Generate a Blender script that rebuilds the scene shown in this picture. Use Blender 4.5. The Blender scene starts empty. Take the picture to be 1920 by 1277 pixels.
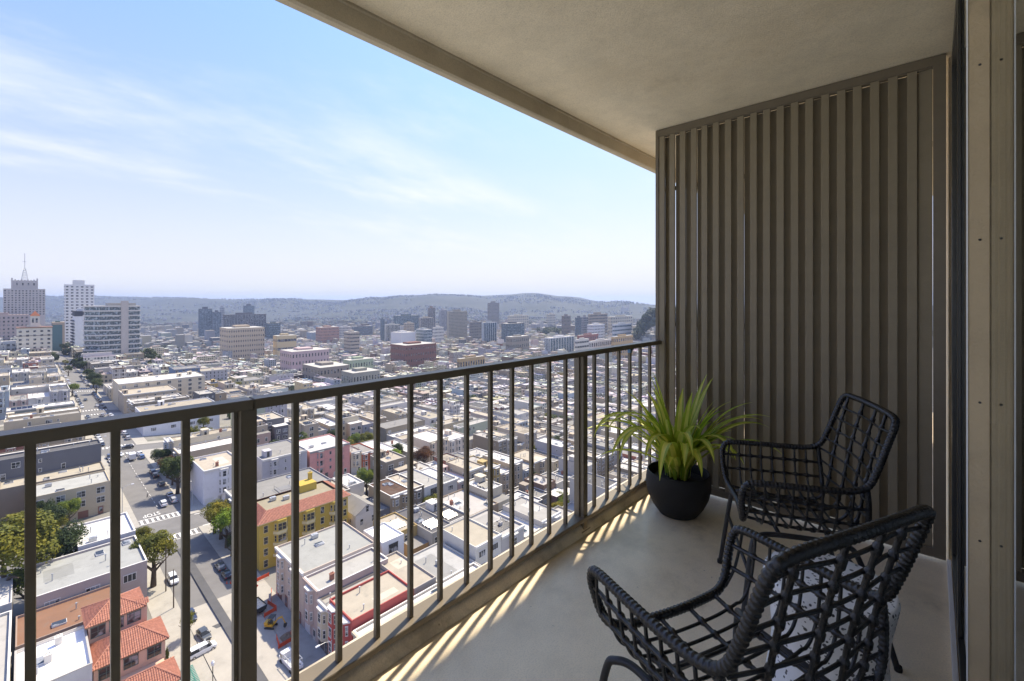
import bpy, bmesh, math, random
from mathutils import Vector, Matrix, Quaternion
random.seed(7)
R = math.radians
scene = bpy.context.scene
col = scene.collection

# ------------------------------------------------------------------ camera
# world: +X runs along the balcony (towards the louvre screen), +Y runs out over the city, Z up,
# balcony floor at z = 0, camera 1.37 m above it.  The street grid is parallel to the balcony.
EYE = 1.37
F = 852.0                                   # focal length in pixels of a 1920 wide picture
cam_d = bpy.data.cameras.new('camera'); cam = bpy.data.objects.new('camera', cam_d); col.objects.link(cam)
cam.location = (0, 0, EYE); cam.rotation_euler = (R(90), 0, R(-47.1))
cam_d.sensor_width = 36; cam_d.lens = 36 * F / 1920; cam_d.shift_y = -74.5 / 1920
cam_d.clip_start = 0.02; cam_d.clip_end = 60000
scene.camera = cam

# ------------------------------------------------------------------ sky and sun
SUN_DIR = Vector((0.62, 0.2, 1.0)).normalized()
SUN_EL = math.asin(SUN_DIR.z); SUN_ROT = math.atan2(SUN_DIR.x, SUN_DIR.y)
world = bpy.data.worlds.new('World'); scene.world = world; world.use_nodes = True
wn = world.node_tree; wn.nodes.clear()
def N(t, typ, **kw):
    n = t.nodes.new(typ)
    for k, v in kw.items():
        if k == 'ins':
            for kk, vv in v.items(): n.inputs[kk].default_value = vv
        else: setattr(n, k, v)
    return n
def L(t, a, b): t.links.new(a, b)
def M(t, op, a, b=None, clamp=False):
    n = t.nodes.new('ShaderNodeMath'); n.operation = op; n.use_clamp = clamp
    for i, x in enumerate((a, b)):
        if x is None: continue
        if isinstance(x, (int, float)): n.inputs[i].default_value = x
        else: t.links.new(x, n.inputs[i])
    return n.outputs[0]
def MIX(t, fac, a, b, blend='MIX'):
    n = t.nodes.new('ShaderNodeMix'); n.data_type = 'RGBA'; n.blend_type = blend
    for sock, x in ((n.inputs['Factor'], fac), (n.inputs['A'], a), (n.inputs['B'], b)):
        if isinstance(x, (int, float)): sock.default_value = x
        elif isinstance(x, (tuple, list)): sock.default_value = (*x[:3], 1)
        else: t.links.new(x, sock)
    return n.outputs['Result']
def RAMP(t, x, a, b, mode='SMOOTHSTEP'):
    n = t.nodes.new('ShaderNodeMapRange'); n.interpolation_type = mode
    t.links.new(x, n.inputs[0]); n.inputs[1].default_value = a; n.inputs[2].default_value = b
    return n.outputs[0]
def NOISE(t, vec, scale, detail=4, rough=0.55):
    n = N(t, 'ShaderNodeTexNoise', ins={'Scale': scale, 'Detail': detail, 'Roughness': rough})
    if vec is not None: t.links.new(vec, n.inputs['Vector'])
    return n.outputs[0]

SKY_STRENGTH = 0.15
sky = N(wn, 'ShaderNodeTexSky', sky_type='NISHITA', sun_disc=False, sun_elevation=SUN_EL, sun_rotation=SUN_ROT,
        altitude=100, air_density=1.0, dust_density=0.6, ozone_density=2.0)
geo = N(wn, 'ShaderNodeTexCoord')
sep = N(wn, 'ShaderNodeSeparateXYZ'); L(wn, geo.outputs['Generated'], sep.inputs[0])
zz = sep.outputs[2]
den = M(wn, 'ADD', M(wn, 'MAXIMUM', zz, 0.0), 0.16)
cmb = N(wn, 'ShaderNodeCombineXYZ'); L(wn, M(wn, 'DIVIDE', sep.outputs[0], den), cmb.inputs[0]); L(wn, M(wn, 'DIVIDE', sep.outputs[1], den), cmb.inputs[1])
warp = N(wn, 'ShaderNodeMapping'); warp.inputs['Scale'].default_value = (0.75, 1.5, 1); warp.inputs['Rotation'].default_value = (0, 0, R(-32)); L(wn, cmb.outputs[0], warp.inputs[0])
c1 = NOISE(wn, warp.outputs[0], 0.9, 9, 0.62)
c2 = NOISE(wn, warp.outputs[0], 0.33, 3, 0.5)
cl = M(wn, 'MULTIPLY', RAMP(wn, c1, 0.42, 0.72), RAMP(wn, c2, 0.34, 0.58))
skyc = MIX(wn, M(wn, 'MULTIPLY', cl, 0.95), MIX(wn, 1.0, sky.outputs[0], MIX(wn, RAMP(wn, zz, 0.0, 0.62), (.325,.285,.42), (.36,.465,.80)), 'MULTIPLY'), (1.95, 2.15, 2.4))
# low marine haze lying on the horizon all the way round
hz = M(wn, 'POWER', M(wn, 'SUBTRACT', 1.0, M(wn, 'MAXIMUM', zz, 0.0), True), 4.0)
skyc = MIX(wn, M(wn, 'MULTIPLY', hz, 0.96), skyc, (1.52, 1.70, 2.08))
low = N(wn, 'ShaderNodeMapping'); low.inputs['Scale'].default_value = (3.0, 3.0, 22.0); L(wn, geo.outputs['Generated'], low.inputs[0])
fogn = NOISE(wn, low.outputs[0], 1.4, 6, 0.6)
fog = M(wn, 'MULTIPLY', M(wn, 'MULTIPLY', RAMP(wn, zz, 0.085, 0.01), RAMP(wn, fogn, 0.3, 0.62)), 0.9)
skyc = MIX(wn, fog, skyc, (1.62, 1.78, 1.95))
sc_ = N(wn, 'ShaderNodeSeparateColor'); L(wn, skyc, sc_.inputs[0]); cb_ = N(wn, 'ShaderNodeCombineColor')
for i_, lim in enumerate((2.4, 2.3, 2.6)): L(wn, M(wn, 'MINIMUM', sc_.outputs[i_], lim), cb_.inputs[i_])
skyc = cb_.outputs[0]
bg = N(wn, 'ShaderNodeBackground', ins={'Strength': SKY_STRENGTH}); L(wn, skyc, bg.inputs[0])
wo = N(wn, 'ShaderNodeOutputWorld'); L(wn, bg.outputs[0], wo.inputs[0])

sun_d = bpy.data.lights.new('sun', 'SUN'); sun_d.energy = 2.0; sun_d.angle = R(1.2); sun_d.color = (1.0, 0.95, 0.86)
sun = bpy.data.objects.new('sun', sun_d); col.objects.link(sun)
sun.rotation_euler = SUN_DIR.to_track_quat('Z', 'Y').to_euler(); sun.location = (60, 20, 200)

vs = scene.view_settings
vs.view_transform = 'Standard'; vs.look = 'None'; vs.gamma = 1; vs.exposure = 1.86; vs.use_curve_mapping = False
vs.use_white_balance = True; vs.white_balance_temperature = 7500; vs.white_balance_tint = 10   # camera balanced for open shade
scene.cycles.max_bounces = 14; scene.cycles.diffuse_bounces = 10; scene.cycles.glossy_bounces = 4
scene.cycles.transparent_max_bounces = 16; scene.cycles.volume_bounces = 1
scene.cycles.use_denoising = True; scene.cycles.sample_clamp_indirect = 6
scene.render.use_persistent_data = False

# ------------------------------------------------------------------ helpers
class MB:
    """collects faces for one mesh object"""
    def __init__(s): s.v = []; s.f = []; s.m = []; s.c = None
    def add(s, vs, fs, mat=0):
        o = len(s.v); s.v += [tuple(p) for p in vs]
        for f in fs: s.f.append(tuple(i + o for i in f)); s.m.append(mat)
        return s
    def box(s, x0, x1, y0, y1, z0, z1, mat=0, skip=''):
        vs = [(x0,y0,z0),(x1,y0,z0),(x1,y1,z0),(x0,y1,z0),(x0,y0,z1),(x1,y0,z1),(x1,y1,z1),(x0,y1,z1)]
        fs = {'b':(0,3,2,1),'t':(4,5,6,7),'s':(0,1,5,4),'e':(1,2,6,5),'n':(2,3,7,6),'w':(3,0,4,7)}
        return s.add(vs, [f for k, f in fs.items() if k not in skip], mat)
    def prism(s, pts, z0, z1, mat=0, top=True, bottom=False, topmat=None):
        n = len(pts)
        vs = [(p[0], p[1], z0) for p in pts] + [(p[0], p[1], z1) for p in pts]
        s.add(vs, [(i, (i+1) % n, n+(i+1) % n, n+i) for i in range(n)], mat)
        o = len(s.v) - 2*n
        if top: s.f.append(tuple(o+n+i for i in range(n))); s.m.append(mat if topmat is None else topmat)
        if bottom: s.f.append(tuple(o+n-1-i for i in range(n))); s.m.append(mat)
        return s
    def tube(s, path, r, sides=8, mat=0, closed=False, caps=True):
        P = [Vector(p) for p in path]; n = len(P)
        rr = r if callable(r) else (lambda i: r)
        ref = None; rings = []
        for i in range(n):
            if closed: d = P[(i+1) % n] - P[i-1]
            else: d = P[min(i+1, n-1)] - P[max(i-1, 0)]
            d.normalize()
            if ref is None:
                ref = Vector((0,0,1)) if abs(d.z) < 0.9 else Vector((1,0,0))
                ref = (ref - d*ref.dot(d)).normalized()
            else:
                ref = (ref - d*ref.dot(d)); ref = ref.normalized() if ref.length > 1e-6 else d.orthogonal().normalized()
            b = d.cross(ref)
            rad = rr(i)
            rings.append([P[i] + (ref*math.cos(2*math.pi*k/sides) + b*math.sin(2*math.pi*k/sides))*rad for k in range(sides)])
        o = len(s.v)
        for rg in rings: s.v += [tuple(p) for p in rg]
        m = n if closed else n-1
        for i in range(m):
            a = o+i*sides; c = o+((i+1) % n)*sides
            for k in range(sides):
                s.f.append((a+k, a+(k+1) % sides, c+(k+1) % sides, c+k)); s.m.append(mat)
        if caps and not closed:
            s.f.append(tuple(o+sides-1-k for k in range(sides))); s.m.append(mat)
            s.f.append(tuple(o+(n-1)*sides+k for k in range(sides))); s.m.append(mat)
        return s
    def lathe(s, prof, seg=24, mat=0, cx=0, cy=0):
        o = len(s.v)
        for r, z in prof:
            for k in range(seg):
                a = 2*math.pi*k/seg; s.v.append((cx+r*math.cos(a), cy+r*math.sin(a), z))
        for i in range(len(prof)-1):
            for k in range(seg):
                s.f.append((o+i*seg+k, o+i*seg+(k+1) % seg, o+(i+1)*seg+(k+1) % seg, o+(i+1)*seg+k)); s.m.append(mat)
        return s
    def mesh(s, name, mats, smooth=False):
        me = bpy.data.meshes.new(name); me.from_pydata(s.v, [], s.f)
        for m in (mats if isinstance(mats, (list, tuple)) else [mats]): me.materials.append(m)
        if any(s.m): me.polygons.foreach_set('material_index', s.m)
        if smooth: me.polygons.foreach_set('use_smooth', [True]*len(s.f))
        if s.c is not None:
            at = me.attributes.new('Col', 'FLOAT_COLOR', 'FACE')
            at.data.foreach_set('color', [x for c in s.c for x in (*c[:3], 1.0)])
        me.update(); return me
    def build(s, name, mats, parent=None, loc=(0,0,0), rz=0, smooth=False, color=None):
        return put(name, s.mesh(name, mats, smooth), parent, loc, rz, color=color)
def put(name, me, parent=None, loc=(0,0,0), rz=0, color=None, scale=None):
    o = bpy.data.objects.new(name, me); col.objects.link(o)
    o.parent = parent; o.location = loc
    if rz: o.rotation_euler = (0, 0, rz)
    if color is not None: o.color = (*color[:3], 1)
    if scale is not None: o.scale = scale
    return o
def thing(name, label, cat, loc=(0,0,0), rz=0, group=None):
    o = bpy.data.objects.new(name, None); col.objects.link(o); o.empty_display_size = 0.3
    o.location = loc; o.rotation_euler = (0, 0, rz)
    return tag(o, label, cat, group)
def tag(o, label, cat, group=None):
    o['label'] = label; o['category'] = cat
    if group: o['group'] = group
    return o
def struct(o): o['kind'] = 'structure'; return o
def kids(o, _m={}): return [c for c in o.children]
def copy_tree(o, parent=None, color=None, only=None):
    c = o.copy(); col.objects.link(c); c.parent = parent
    if color is not None and (only is None or o.name.split('.')[0] in only): c.color = (*color, 1)
    for ch in o.children: copy_tree(ch, c, color, only)
    return c
def bevel(me, w, seg=2):
    bm = bmesh.new(); bm.from_mesh(me)
    bmesh.ops.bevel(bm, geom=bm.edges[:], offset=w, segments=seg, affect='EDGES', clamp_overlap=True)
    bm.to_mesh(me); bm.free(); return me
def smoothpath(pts, n=8, closed=False):
    """Catmull-Rom through pts"""
    P = [Vector(p) for p in pts]; out = []; m = len(P)
    for i in range(m if closed else m-1):
        p1, p2 = P[i], P[(i+1) % m]
        p0 = P[i-1] if (closed or i > 0) else p1*2-p2
        p3 = P[(i+2) % m] if (closed or i+2 < m) else p2*2-p1
        for j in range(n):
            t = j/n
            out.append(0.5*((2*p1)+(p2-p0)*t+(2*p0-5*p1+4*p2-p3)*t*t+(3*p1-p0-3*p2+p3)*t**3))
    if not closed: out.append(P[-1])
    return out
def resample(path, step, closed=False):
    P = path + ([path[0]] if closed else []); out = [P[0].copy()]; acc = 0.0
    for a, b in zip(P[:-1], P[1:]):
        d = (b-a).length
        if d == 0: continue
        t = step-acc
        while t <= d: out.append(a+(b-a)*(t/d)); t += step
        acc = d-(t-step)
    if closed: out.pop()
    return out

# picture <-> ground geometry (used to work out where things stand)
FX, FY = math.cos(R(42.9)), math.sin(R(42.9))           # camera forward
RX, RY = FY, -FX                                        # camera right
def ray(px, t):
    k = (px-960)/F; return (t*(FX+k*RX), t*(FY+k*RY))
def gp(px, py, H):
    """point H metres below the eye that shows at pixel (px, py)"""
    return ray(px, H*F/(py-564))
def proj(x, y, z):
    d = x*FX+y*FY
    if d < 0.5: return None
    return (960+F*(x*RX+y*RY)/d, 564-F*(z-EYE)/d, d)

# ------------------------------------------------------------------ materials
def mat(name, base=(.5,.5,.5), rough=.6, metal=0, src='plain', var=.12, nscale=4, stain=0, stain_scale=.6, stain_col=(.05,.045,.04),
        bump=0, bscale=60, spec=.5, coords='Object', tint=None):
    m = bpy.data.materials.new(name); m.use_nodes = True; t = m.node_tree
    p = t.nodes['Principled BSDF']; p.inputs['Roughness'].default_value = rough; p.inputs['Metallic'].default_value = metal
    p.inputs['Specular IOR Level'].default_value = spec
    if coords == 'World': vec = N(t, 'ShaderNodeNewGeometry').outputs['Position']
    else: vec = N(t, 'ShaderNodeTexCoord').outputs[coords]
    if src == 'object': c = N(t, 'ShaderNodeObjectInfo').outputs['Color']
    elif src == 'attr': c = N(t, 'ShaderNodeAttribute', attribute_name='Col').outputs['Color']
    else:
        rgb = N(t, 'ShaderNodeRGB'); rgb.outputs[0].default_value = (*base, 1); c = rgb.outputs[0]
    if tint: c = MIX(t, 1.0, c, tint, 'MULTIPLY')
    if var:
        v = M(t, 'ADD', M(t, 'MULTIPLY', M(t, 'SUBTRACT', NOISE(t, vec, nscale, 5, .6), .5), 2*var*2), 1.0)
        cc = N(t, 'ShaderNodeCombineXYZ')
        for i in range(3): L(t, v, cc.inputs[i])
        c = MIX(t, 1.0, c, cc.outputs[0], 'MULTIPLY')
    if stain:
        s = RAMP(t, NOISE(t, vec, stain_scale, 7, .65), .52, .75)
        c = MIX(t, M(t, 'MULTIPLY', s, stain), c, stain_col)
    L(t, c, p.inputs['Base Color'])
    if bump:
        b = N(t, 'ShaderNodeBump', ins={'Strength': bump, 'Distance': .02}); L(t, NOISE(t, vec, bscale, 4, .6), b.inputs['Height']); L(t, b.outputs[0], p.inputs['Normal'])
    return m
MT = {}
MT['wall'] = mat('painted_wall', tint=(.96,.935,.90), src='object', rough=.8, var=.05, nscale=.5, stain=.16, stain_scale=.35, stain_col=(.16,.145,.13), coords='World', bump=.15, bscale=5, spec=.25)
MT['roof'] = mat('roof_membrane', tint=(.92,.895,.86), src='object', rough=.85, var=.10, nscale=.35, stain=.4, stain_scale=.5, stain_col=(.17,.165,.15), coords='World', bump=.2, bscale=3, spec=.2)
MT['trim'] = mat('trim_paint', tint=(.97,.95,.92), src='object', rough=.6, var=.04, nscale=2, coords='World', spec=.3)
MT['metal'] = mat('galvanised_metal', (.45,.46,.47), rough=.45, metal=.5, var=.1, coords='World', nscale=3)
MT['far'] = mat('far_facades', tint=(.93,.905,.87), src='attr', rough=.85, var=.08, nscale=.25, coords='World', spec=.2)
MT['asphalt'] = mat('asphalt', (.16,.155,.15), rough=.9, var=.12, nscale=.25, stain=.45, stain_scale=.12, stain_col=(.09,.09,.09), coords='World', bump=.2, bscale=20)
MT['concrete'] = mat('pavement_concrete', (.34,.32,.28), rough=.9, var=.1, nscale=.6, stain=.35, stain_scale=.4, stain_col=(.16,.15,.13), coords='World')
MT['yard'] = mat('yard_ground', (.2,.19,.17), rough=.95, var=.22, nscale=.08, stain=.8, stain_scale=.07, stain_col=(.05,.075,.03), coords='World')
MT['paint'] = mat('road_paint', (.75,.74,.7), rough=.7, var=.1, nscale=2, stain=.5, stain_scale=1.2, stain_col=(.2,.2,.19), coords='World')
MT['bark'] = mat('bark', (.09,.065,.045), rough=.9, var=.25, nscale=6, bump=.5, bscale=18)
MT['rubber'] = mat('rubber', (.02,.02,.02), rough=.8, var=.1)
MT['chrome'] = mat('hub_metal', (.5,.5,.52), rough=.3, metal=.9, var=.05)
MT['lamp_white'] = mat('lamp_lens', (.75,.76,.78), rough=.2, var=0)
MT['lamp_red'] = mat('tail_lens', (.4,.02,.02), rough=.25, var=0)
def glass_mat(name, base, rough=.12, spec=.6, src='plain'):
    m = bpy.data.materials.new(name); m.use_nodes = True; t = m.node_tree; p = t.nodes['Principled BSDF']
    vec = N(t, 'ShaderNodeNewGeometry').outputs['Position']
    n = NOISE(t, vec, .45, 2)
    L(t, MIX(t, RAMP(t, n, .5, .6), base, tuple(min(1, b*2+.22) for b in base)), p.inputs['Base Color'])
    p.inputs['Roughness'].default_value = rough; p.inputs['Specular IOR Level'].default_value = spec
    return m
MT['glass'] = glass_mat('window_glass', (.03,.034,.038))
MT['glass_blue'] = glass_mat('tinted_glass', (.04,.07,.085))
MT['carglass'] = glass_mat('car_glass', (.015,.017,.02), .06)
m = mat('car_paint', src='object', rough=.28, var=.02, coords='World', spec=.6); m.node_tree.nodes['Principled BSDF'].inputs['Coat Weight'].default_value = .6; MT['car'] = m
def leaf_mat(name):
    m = bpy.data.materials.new(name); m.use_nodes = True; t = m.node_tree; p = t.nodes['Principled BSDF']
    vec = N(t, 'ShaderNodeTexCoord').outputs['Object']
    c = N(t, 'ShaderNodeObjectInfo').outputs['Color']
    a = MIX(t, RAMP(t, NOISE(t, vec, 1.1, 3), .4, .65), c, MIX(t, 1.0, c, (1.9,1.55,.9), 'MULTIPLY'))
    a = MIX(t, RAMP(t, NOISE(t, vec, 7, 2), .35, .7), a, MIX(t, 1.0, a, (.55,.62,.6), 'MULTIPLY'))
    L(t, a, p.inputs['Base Color']); p.inputs['Roughness'].default_value = .65; p.inputs['Specular IOR Level'].default_value = .25
    tr = N(t, 'ShaderNodeBsdfTranslucent'); L(t, a, tr.inputs[0])
    ms = N(t, 'ShaderNodeMixShader', ins={0: .25}); L(t, p.outputs[0], ms.inputs[1]); L(t, tr.outputs[0], ms.inputs[2])
    L(t, ms.outputs[0], t.nodes['Material Output'].inputs[0]); return m
MT['leaf'] = leaf_mat('tree_leaves')
# ================================================================== THE BALCONY
def concrete_mat(name, base, dark, rough=.75, bump=.25, bscale=90, speck=.5, stain=.55, sscale=1.3, coat=0):
    m = bpy.data.materials.new(name); m.use_nodes = True; t = m.node_tree; p = t.nodes['Principled BSDF']
    vec = N(t, 'ShaderNodeTexCoord').outputs['Object']
    big = NOISE(t, vec, sscale, 8, .68); mid = NOISE(t, vec, 5, 6, .65); fine = NOISE(t, vec, 160, 3, .6)
    c = MIX(t, RAMP(t, mid, .3, .75), base, tuple(b*.86 for b in base))
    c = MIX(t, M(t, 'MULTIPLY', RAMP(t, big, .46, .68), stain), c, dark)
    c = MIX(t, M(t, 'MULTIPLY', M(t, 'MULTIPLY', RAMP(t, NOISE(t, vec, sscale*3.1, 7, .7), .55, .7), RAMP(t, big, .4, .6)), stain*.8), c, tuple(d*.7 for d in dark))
    c = MIX(t, M(t, 'MULTIPLY', RAMP(t, fine, .42, .68), .32), c, tuple(b*.55 for b in base))
    vor = N(t, 'ShaderNodeTexVoronoi', ins={'Scale': 9.0}); L(t, vec, vor.inputs['Vector'])
    c = MIX(t, M(t, 'MULTIPLY', RAMP(t, vor.outputs['Distance'], .045, .02), speck), c, (.07,.055,.045))
    L(t, c, p.inputs['Base Color'])
    L(t, M(t, 'ADD', M(t, 'MULTIPLY', mid, .3), rough-.15), p.inputs['Roughness']); p.inputs['Specular IOR Level'].default_value = .35
    b = N(t, 'ShaderNodeBump', ins={'Strength': bump, 'Distance': .006}); L(t, NOISE(t, vec, bscale, 5, .7), b.inputs['Height'])
    b2 = N(t, 'ShaderNodeBump', ins={'Strength': bump*.8, 'Distance': .03}); L(t, NOISE(t, vec, 3.5, 4, .5), b2.inputs['Height']); L(t, b.outputs[0], b2.inputs['Normal'])
    L(t, b2.outputs[0], p.inputs['Normal'])
    if coat: p.inputs['Coat Weight'].default_value = coat; p.inputs['Coat Roughness'].default_value = .28; p.inputs['Coat IOR'].default_value = 1.7
    return m
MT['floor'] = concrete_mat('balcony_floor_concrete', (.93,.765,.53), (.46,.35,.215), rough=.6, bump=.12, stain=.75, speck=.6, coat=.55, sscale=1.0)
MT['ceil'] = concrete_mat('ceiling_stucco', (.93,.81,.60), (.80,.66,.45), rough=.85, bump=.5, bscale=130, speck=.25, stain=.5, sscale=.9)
MT['kerb'] = concrete_mat('kerb_concrete', (.76,.66,.50), (.3,.25,.18), bump=.4, stain=.75, speck=.6, sscale=3.0)
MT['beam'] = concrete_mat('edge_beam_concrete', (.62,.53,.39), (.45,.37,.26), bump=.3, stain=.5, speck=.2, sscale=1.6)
MT['bronze'] = mat('bronze_paint', (.17,.138,.095), rough=.4, var=.07, nscale=14, bump=.08, bscale=220, spec=.4)
MT['slat'] = mat('slat_paint', (.25,.205,.135), rough=.6, var=.09, nscale=10, stain=.25, stain_scale=5, stain_col=(.09,.078,.06), bump=.1, bscale=160, spec=.35)
MT['sill'] = mat('white_aluminium', (.85,.84,.82), rough=.4, var=.05)
MT['jamb'] = mat('concrete_jamb', (.52,.40,.245), rough=.75, var=.12, nscale=5, stain=.4, stain_scale=4, stain_col=(.2,.17,.12), bump=.2, bscale=120)
MT['dark_alu'] = mat('dark_anodised_metal', (.035,.034,.03), rough=.4, var=.1, spec=.5)

# floor slab, ceiling slab with its edge beam, kerb
CEIL = 2.66
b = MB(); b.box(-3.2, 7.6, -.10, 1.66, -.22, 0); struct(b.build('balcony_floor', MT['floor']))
b = MB()
prof = [(1.655, .004), (1.655, .052), (1.56, .058), (1.535, .055), (1.518, .044), (1.508, .028), (1.499, .012), (1.489, .003)]
us = [-3.2 + i*.18 for i in range(61)]
for i, u in enumerate(us):
    for v, z in prof:
        w = .006*math.sin(u*7.3)+.004*math.sin(u*17.1); b.v.append((u, v+(w*.6 if v < 1.53 else 0), z+(.5*w if .02 < z < .057 else 0)))
n = len(prof)
for i in range(len(us)-1):
    for k in range(n-1): b.f.append((i*n+k, (i+1)*n+k, (i+1)*n+k+1, i*n+k+1)); b.m.append(0)
struct(b.build('balcony_kerb', MT['kerb'], smooth=True))
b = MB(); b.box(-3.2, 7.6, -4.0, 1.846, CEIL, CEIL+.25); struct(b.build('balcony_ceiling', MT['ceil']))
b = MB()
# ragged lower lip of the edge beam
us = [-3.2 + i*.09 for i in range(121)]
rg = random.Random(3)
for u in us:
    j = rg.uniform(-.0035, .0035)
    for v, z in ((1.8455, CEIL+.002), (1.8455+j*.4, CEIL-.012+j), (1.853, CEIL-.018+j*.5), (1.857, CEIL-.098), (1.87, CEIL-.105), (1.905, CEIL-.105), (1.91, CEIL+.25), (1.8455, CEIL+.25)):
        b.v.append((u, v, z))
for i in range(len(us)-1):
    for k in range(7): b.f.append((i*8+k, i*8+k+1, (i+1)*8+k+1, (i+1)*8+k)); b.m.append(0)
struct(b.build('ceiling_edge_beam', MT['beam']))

# ---- railing
rail = thing('balcony_railing', 'dark bronze metal balcony railing with square balusters and flat top rail', 'railing', (0, 0, 0))
ZT = EYE-.297
def part(name, m, parent, fn, bev=0, **kw):
    b = MB(); fn(b); me = b.mesh(name, m)
    if bev: bevel(me, bev, 2)
    return put(name, me, parent, **kw)
V0 = 1.5
POSTS = [.4617-1.797, .4617, .4617+1.797]
BX = [.0116+.1497*i for i in range(-18, 22)]
cuts = [-3.1, .4617+.012, 3.268]
for a, c in zip(cuts[:-1], cuts[1:]):
    part('top_rail', MT['bronze'], rail, lambda b: b.box(a+.0015, c-.0015, V0, V0+.058, ZT-.03, ZT), .002)
part('bottom_rail', MT['bronze'], rail, lambda b: b.box(-3.1, 3.268, V0-.004, V0+.086, .076, .1), .002)
bal = None
for u in BX:
    if u > 3.22 or any(abs(u-p) < .05 for p in POSTS): continue
    if bal is None:
        b = MB(); b.box(-.0095, .0095, -.0095, .0095, .1, ZT-.03); bal = bevel(b.mesh('baluster', MT['bronze']), .0012, 1)
    put('baluster', bal, rail, (u, V0+.042, 0))
for u in POSTS:
    p = part('post', MT['bronze'], rail, lambda b: b.box(-.022, .022, -.032, .036, .02, ZT-.0305), .0015, loc=(u, V0+.038, 0))
    part('mounting_plate', MT['bronze'], p, lambda b: b.box(-.045, .045, -.04, .055, -.052, .022), .002, loc=(0, .002, 0))
    part('stop_strip', MT['bronze'], p, lambda b: b.box(-.0335, -.0225, -.011, .011, .1, ZT-.032), loc=(0, .004, 0))
MT['tape'] = mat('blue_tape', (.10,.22,.36), rough=.6, var=.15, nscale=30)
tp = MB(); tp.box(-.0115, .0115, -.0115, .0115, ZT-.062, ZT-.031); tp.box(.0116, .03, -.0125, .004, ZT-.046, ZT-.031)
tag(tp.build('tape_strip', MT['tape'], None, (.0116+.1497*19, V0+.042, 0)), 'scrap of blue tape wrapped round one baluster under the rail', 'tape')

# ---- louvre screen (board on board)
US = 3.27
scr = thing('louvre_screen', 'tall brown privacy screen of vertical slats dividing the balcony', 'screen', (US, .76, 0))
Y0, Y1 = -.045-.76, 1.547-.76
ZB, ZC = .02, CEIL-.004
part('frame_post', MT['bronze'], scr, lambda b: b.box(-.01, .045, Y1-.024, Y1, ZB, ZC), .002)
part('frame_post', MT['bronze'], scr, lambda b: b.box(-.01, .045, Y0, Y0+.05, ZB, ZC), .002)
part('frame_rail', MT['bronze'], scr, lambda b: b.box(-.0105, .045, Y0+.05, Y1-.024, ZC-.05, ZC), .002)
part('frame_rail', MT['bronze'], scr, lambda b: b.box(-.0105, .045, Y0+.05, Y1-.024, ZB, ZB+.045), .002)
part('frame_bead', MT['bronze'], scr, lambda b: b.box(-.004, .004, Y0+.052, Y1-.026, ZC-.058, ZC-.0502))
b = MB(); b.box(-.006, .006, -.0205, .0205, ZB+.046, ZC-.0515); slat_f = bevel(b.mesh('slat', MT['slat']), .0015, 1)
b = MB(); b.box(-.005, .005, -.0335, .0335, ZB+.046, ZC-.0515); slat_b = bevel(b.mesh('slat', MT['slat']), .0015, 1)
rg = random.Random(11)
i = 0; y = Y1-.05
while y > Y0+.085:
    put('slat', slat_f, scr, (rg.uniform(-.001, .001), y+rg.uniform(-.002, .002), 0))
    if y-.039 > Y0+.07: put('slat', slat_b, scr, (.047+(.006 if i % 2 else 0), y-.039+(.0 if i not in (8, 10, 13) else .011)+rg.uniform(-.003, .003), 0))
    y -= .0783; i += 1
ylast = y+.0783-.0225-.003
part('slat', MT['slat'], scr, lambda b: b.box(.008, .02, Y0+.0515, ylast, ZB+.046, ZC-.0515), .001)
for z in (.09, 1.18, 2.2):
    part('brace', MT['dark_alu'], scr, lambda b: b.box(.0595, .066, Y0+.051, Y1-.025, z, z+.03))

# ---- glazed wall on the right: jamb, glass, dark door frames, sill, the room behind
GV = -.10
door = thing('sliding_door', 'glazed sliding door with concrete jamb and dark metal frame', 'door', (0, GV, 0))
j = part('jamb', MT['jamb'], door, lambda b: b.box(1.60, 1.66, .0005, .0385, .0, CEIL-.003), .0015)
part('jamb_trim', MT['sill'], door, lambda b: b.box(1.598, 1.602, .0388, .0415, .002, CEIL-.004))
b = MB(); b.lathe([(0, .0022), (.002, .002), (.003, 0)], 10); scw = b.mesh('screw', MT['dark_alu'])
for z in (.42, .78, 1.12, 1.52, 1.95, 2.34):
    for o in (put('screw', scw, j, (1.5995, .018, z)),): o.rotation_euler = (0, R(-90), 0)
gm = bpy.data.materials.new('door_glass'); gm.use_nodes = True; t = gm.node_tree
tb = N(t, 'ShaderNodeBsdfTransparent'); tb.inputs[0].default_value = (.93,.95,.94,1)
gb = N(t, 'ShaderNodeBsdfGlossy', ins={'Roughness': .012}); gb.inputs[0].default_value = (.9,.93,.92,1)
fr = N(t, 'ShaderNodeFresnel', ins={'IOR': 1.5}); mx = N(t, 'ShaderNodeMixShader')
L(t, M(t, 'ADD', fr.outputs[0], .04, True), mx.inputs[0]); L(t, tb.outputs[0], mx.inputs[1]); L(t, gb.outputs[0], mx.inputs[2]); L(t, mx.outputs[0], t.nodes['Material Output'].inputs[0])
MT['door_glass'] = gm
part('glass_pane', gm, door, lambda b: b.box(-3.1, 1.599, -.008, 0, .05, CEIL-.06))
part('glass_pane', gm, door, lambda b: b.box(1.76, 3.2, .019, .025, .09, CEIL-.1))
part('frame_stile', MT['dark_alu'], door, lambda b: b.box(1.662, 1.76, .012, .036, .035, CEIL-.02), .001)
part('frame_stile', MT['dark_alu'], door, lambda b: b.box(3.2, 3.262, .012, .034, .035, CEIL-.02), .001)
part('frame_stile', MT['dark_alu'], door, lambda b: b.box(2.42, 2.5, .0255, .034, .092, CEIL-.102), .001)
part('frame_rail', MT['dark_alu'], door, lambda b: b.box(1.7605, 3.1995, .012, .034, CEIL-.1, CEIL-.02))
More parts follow.
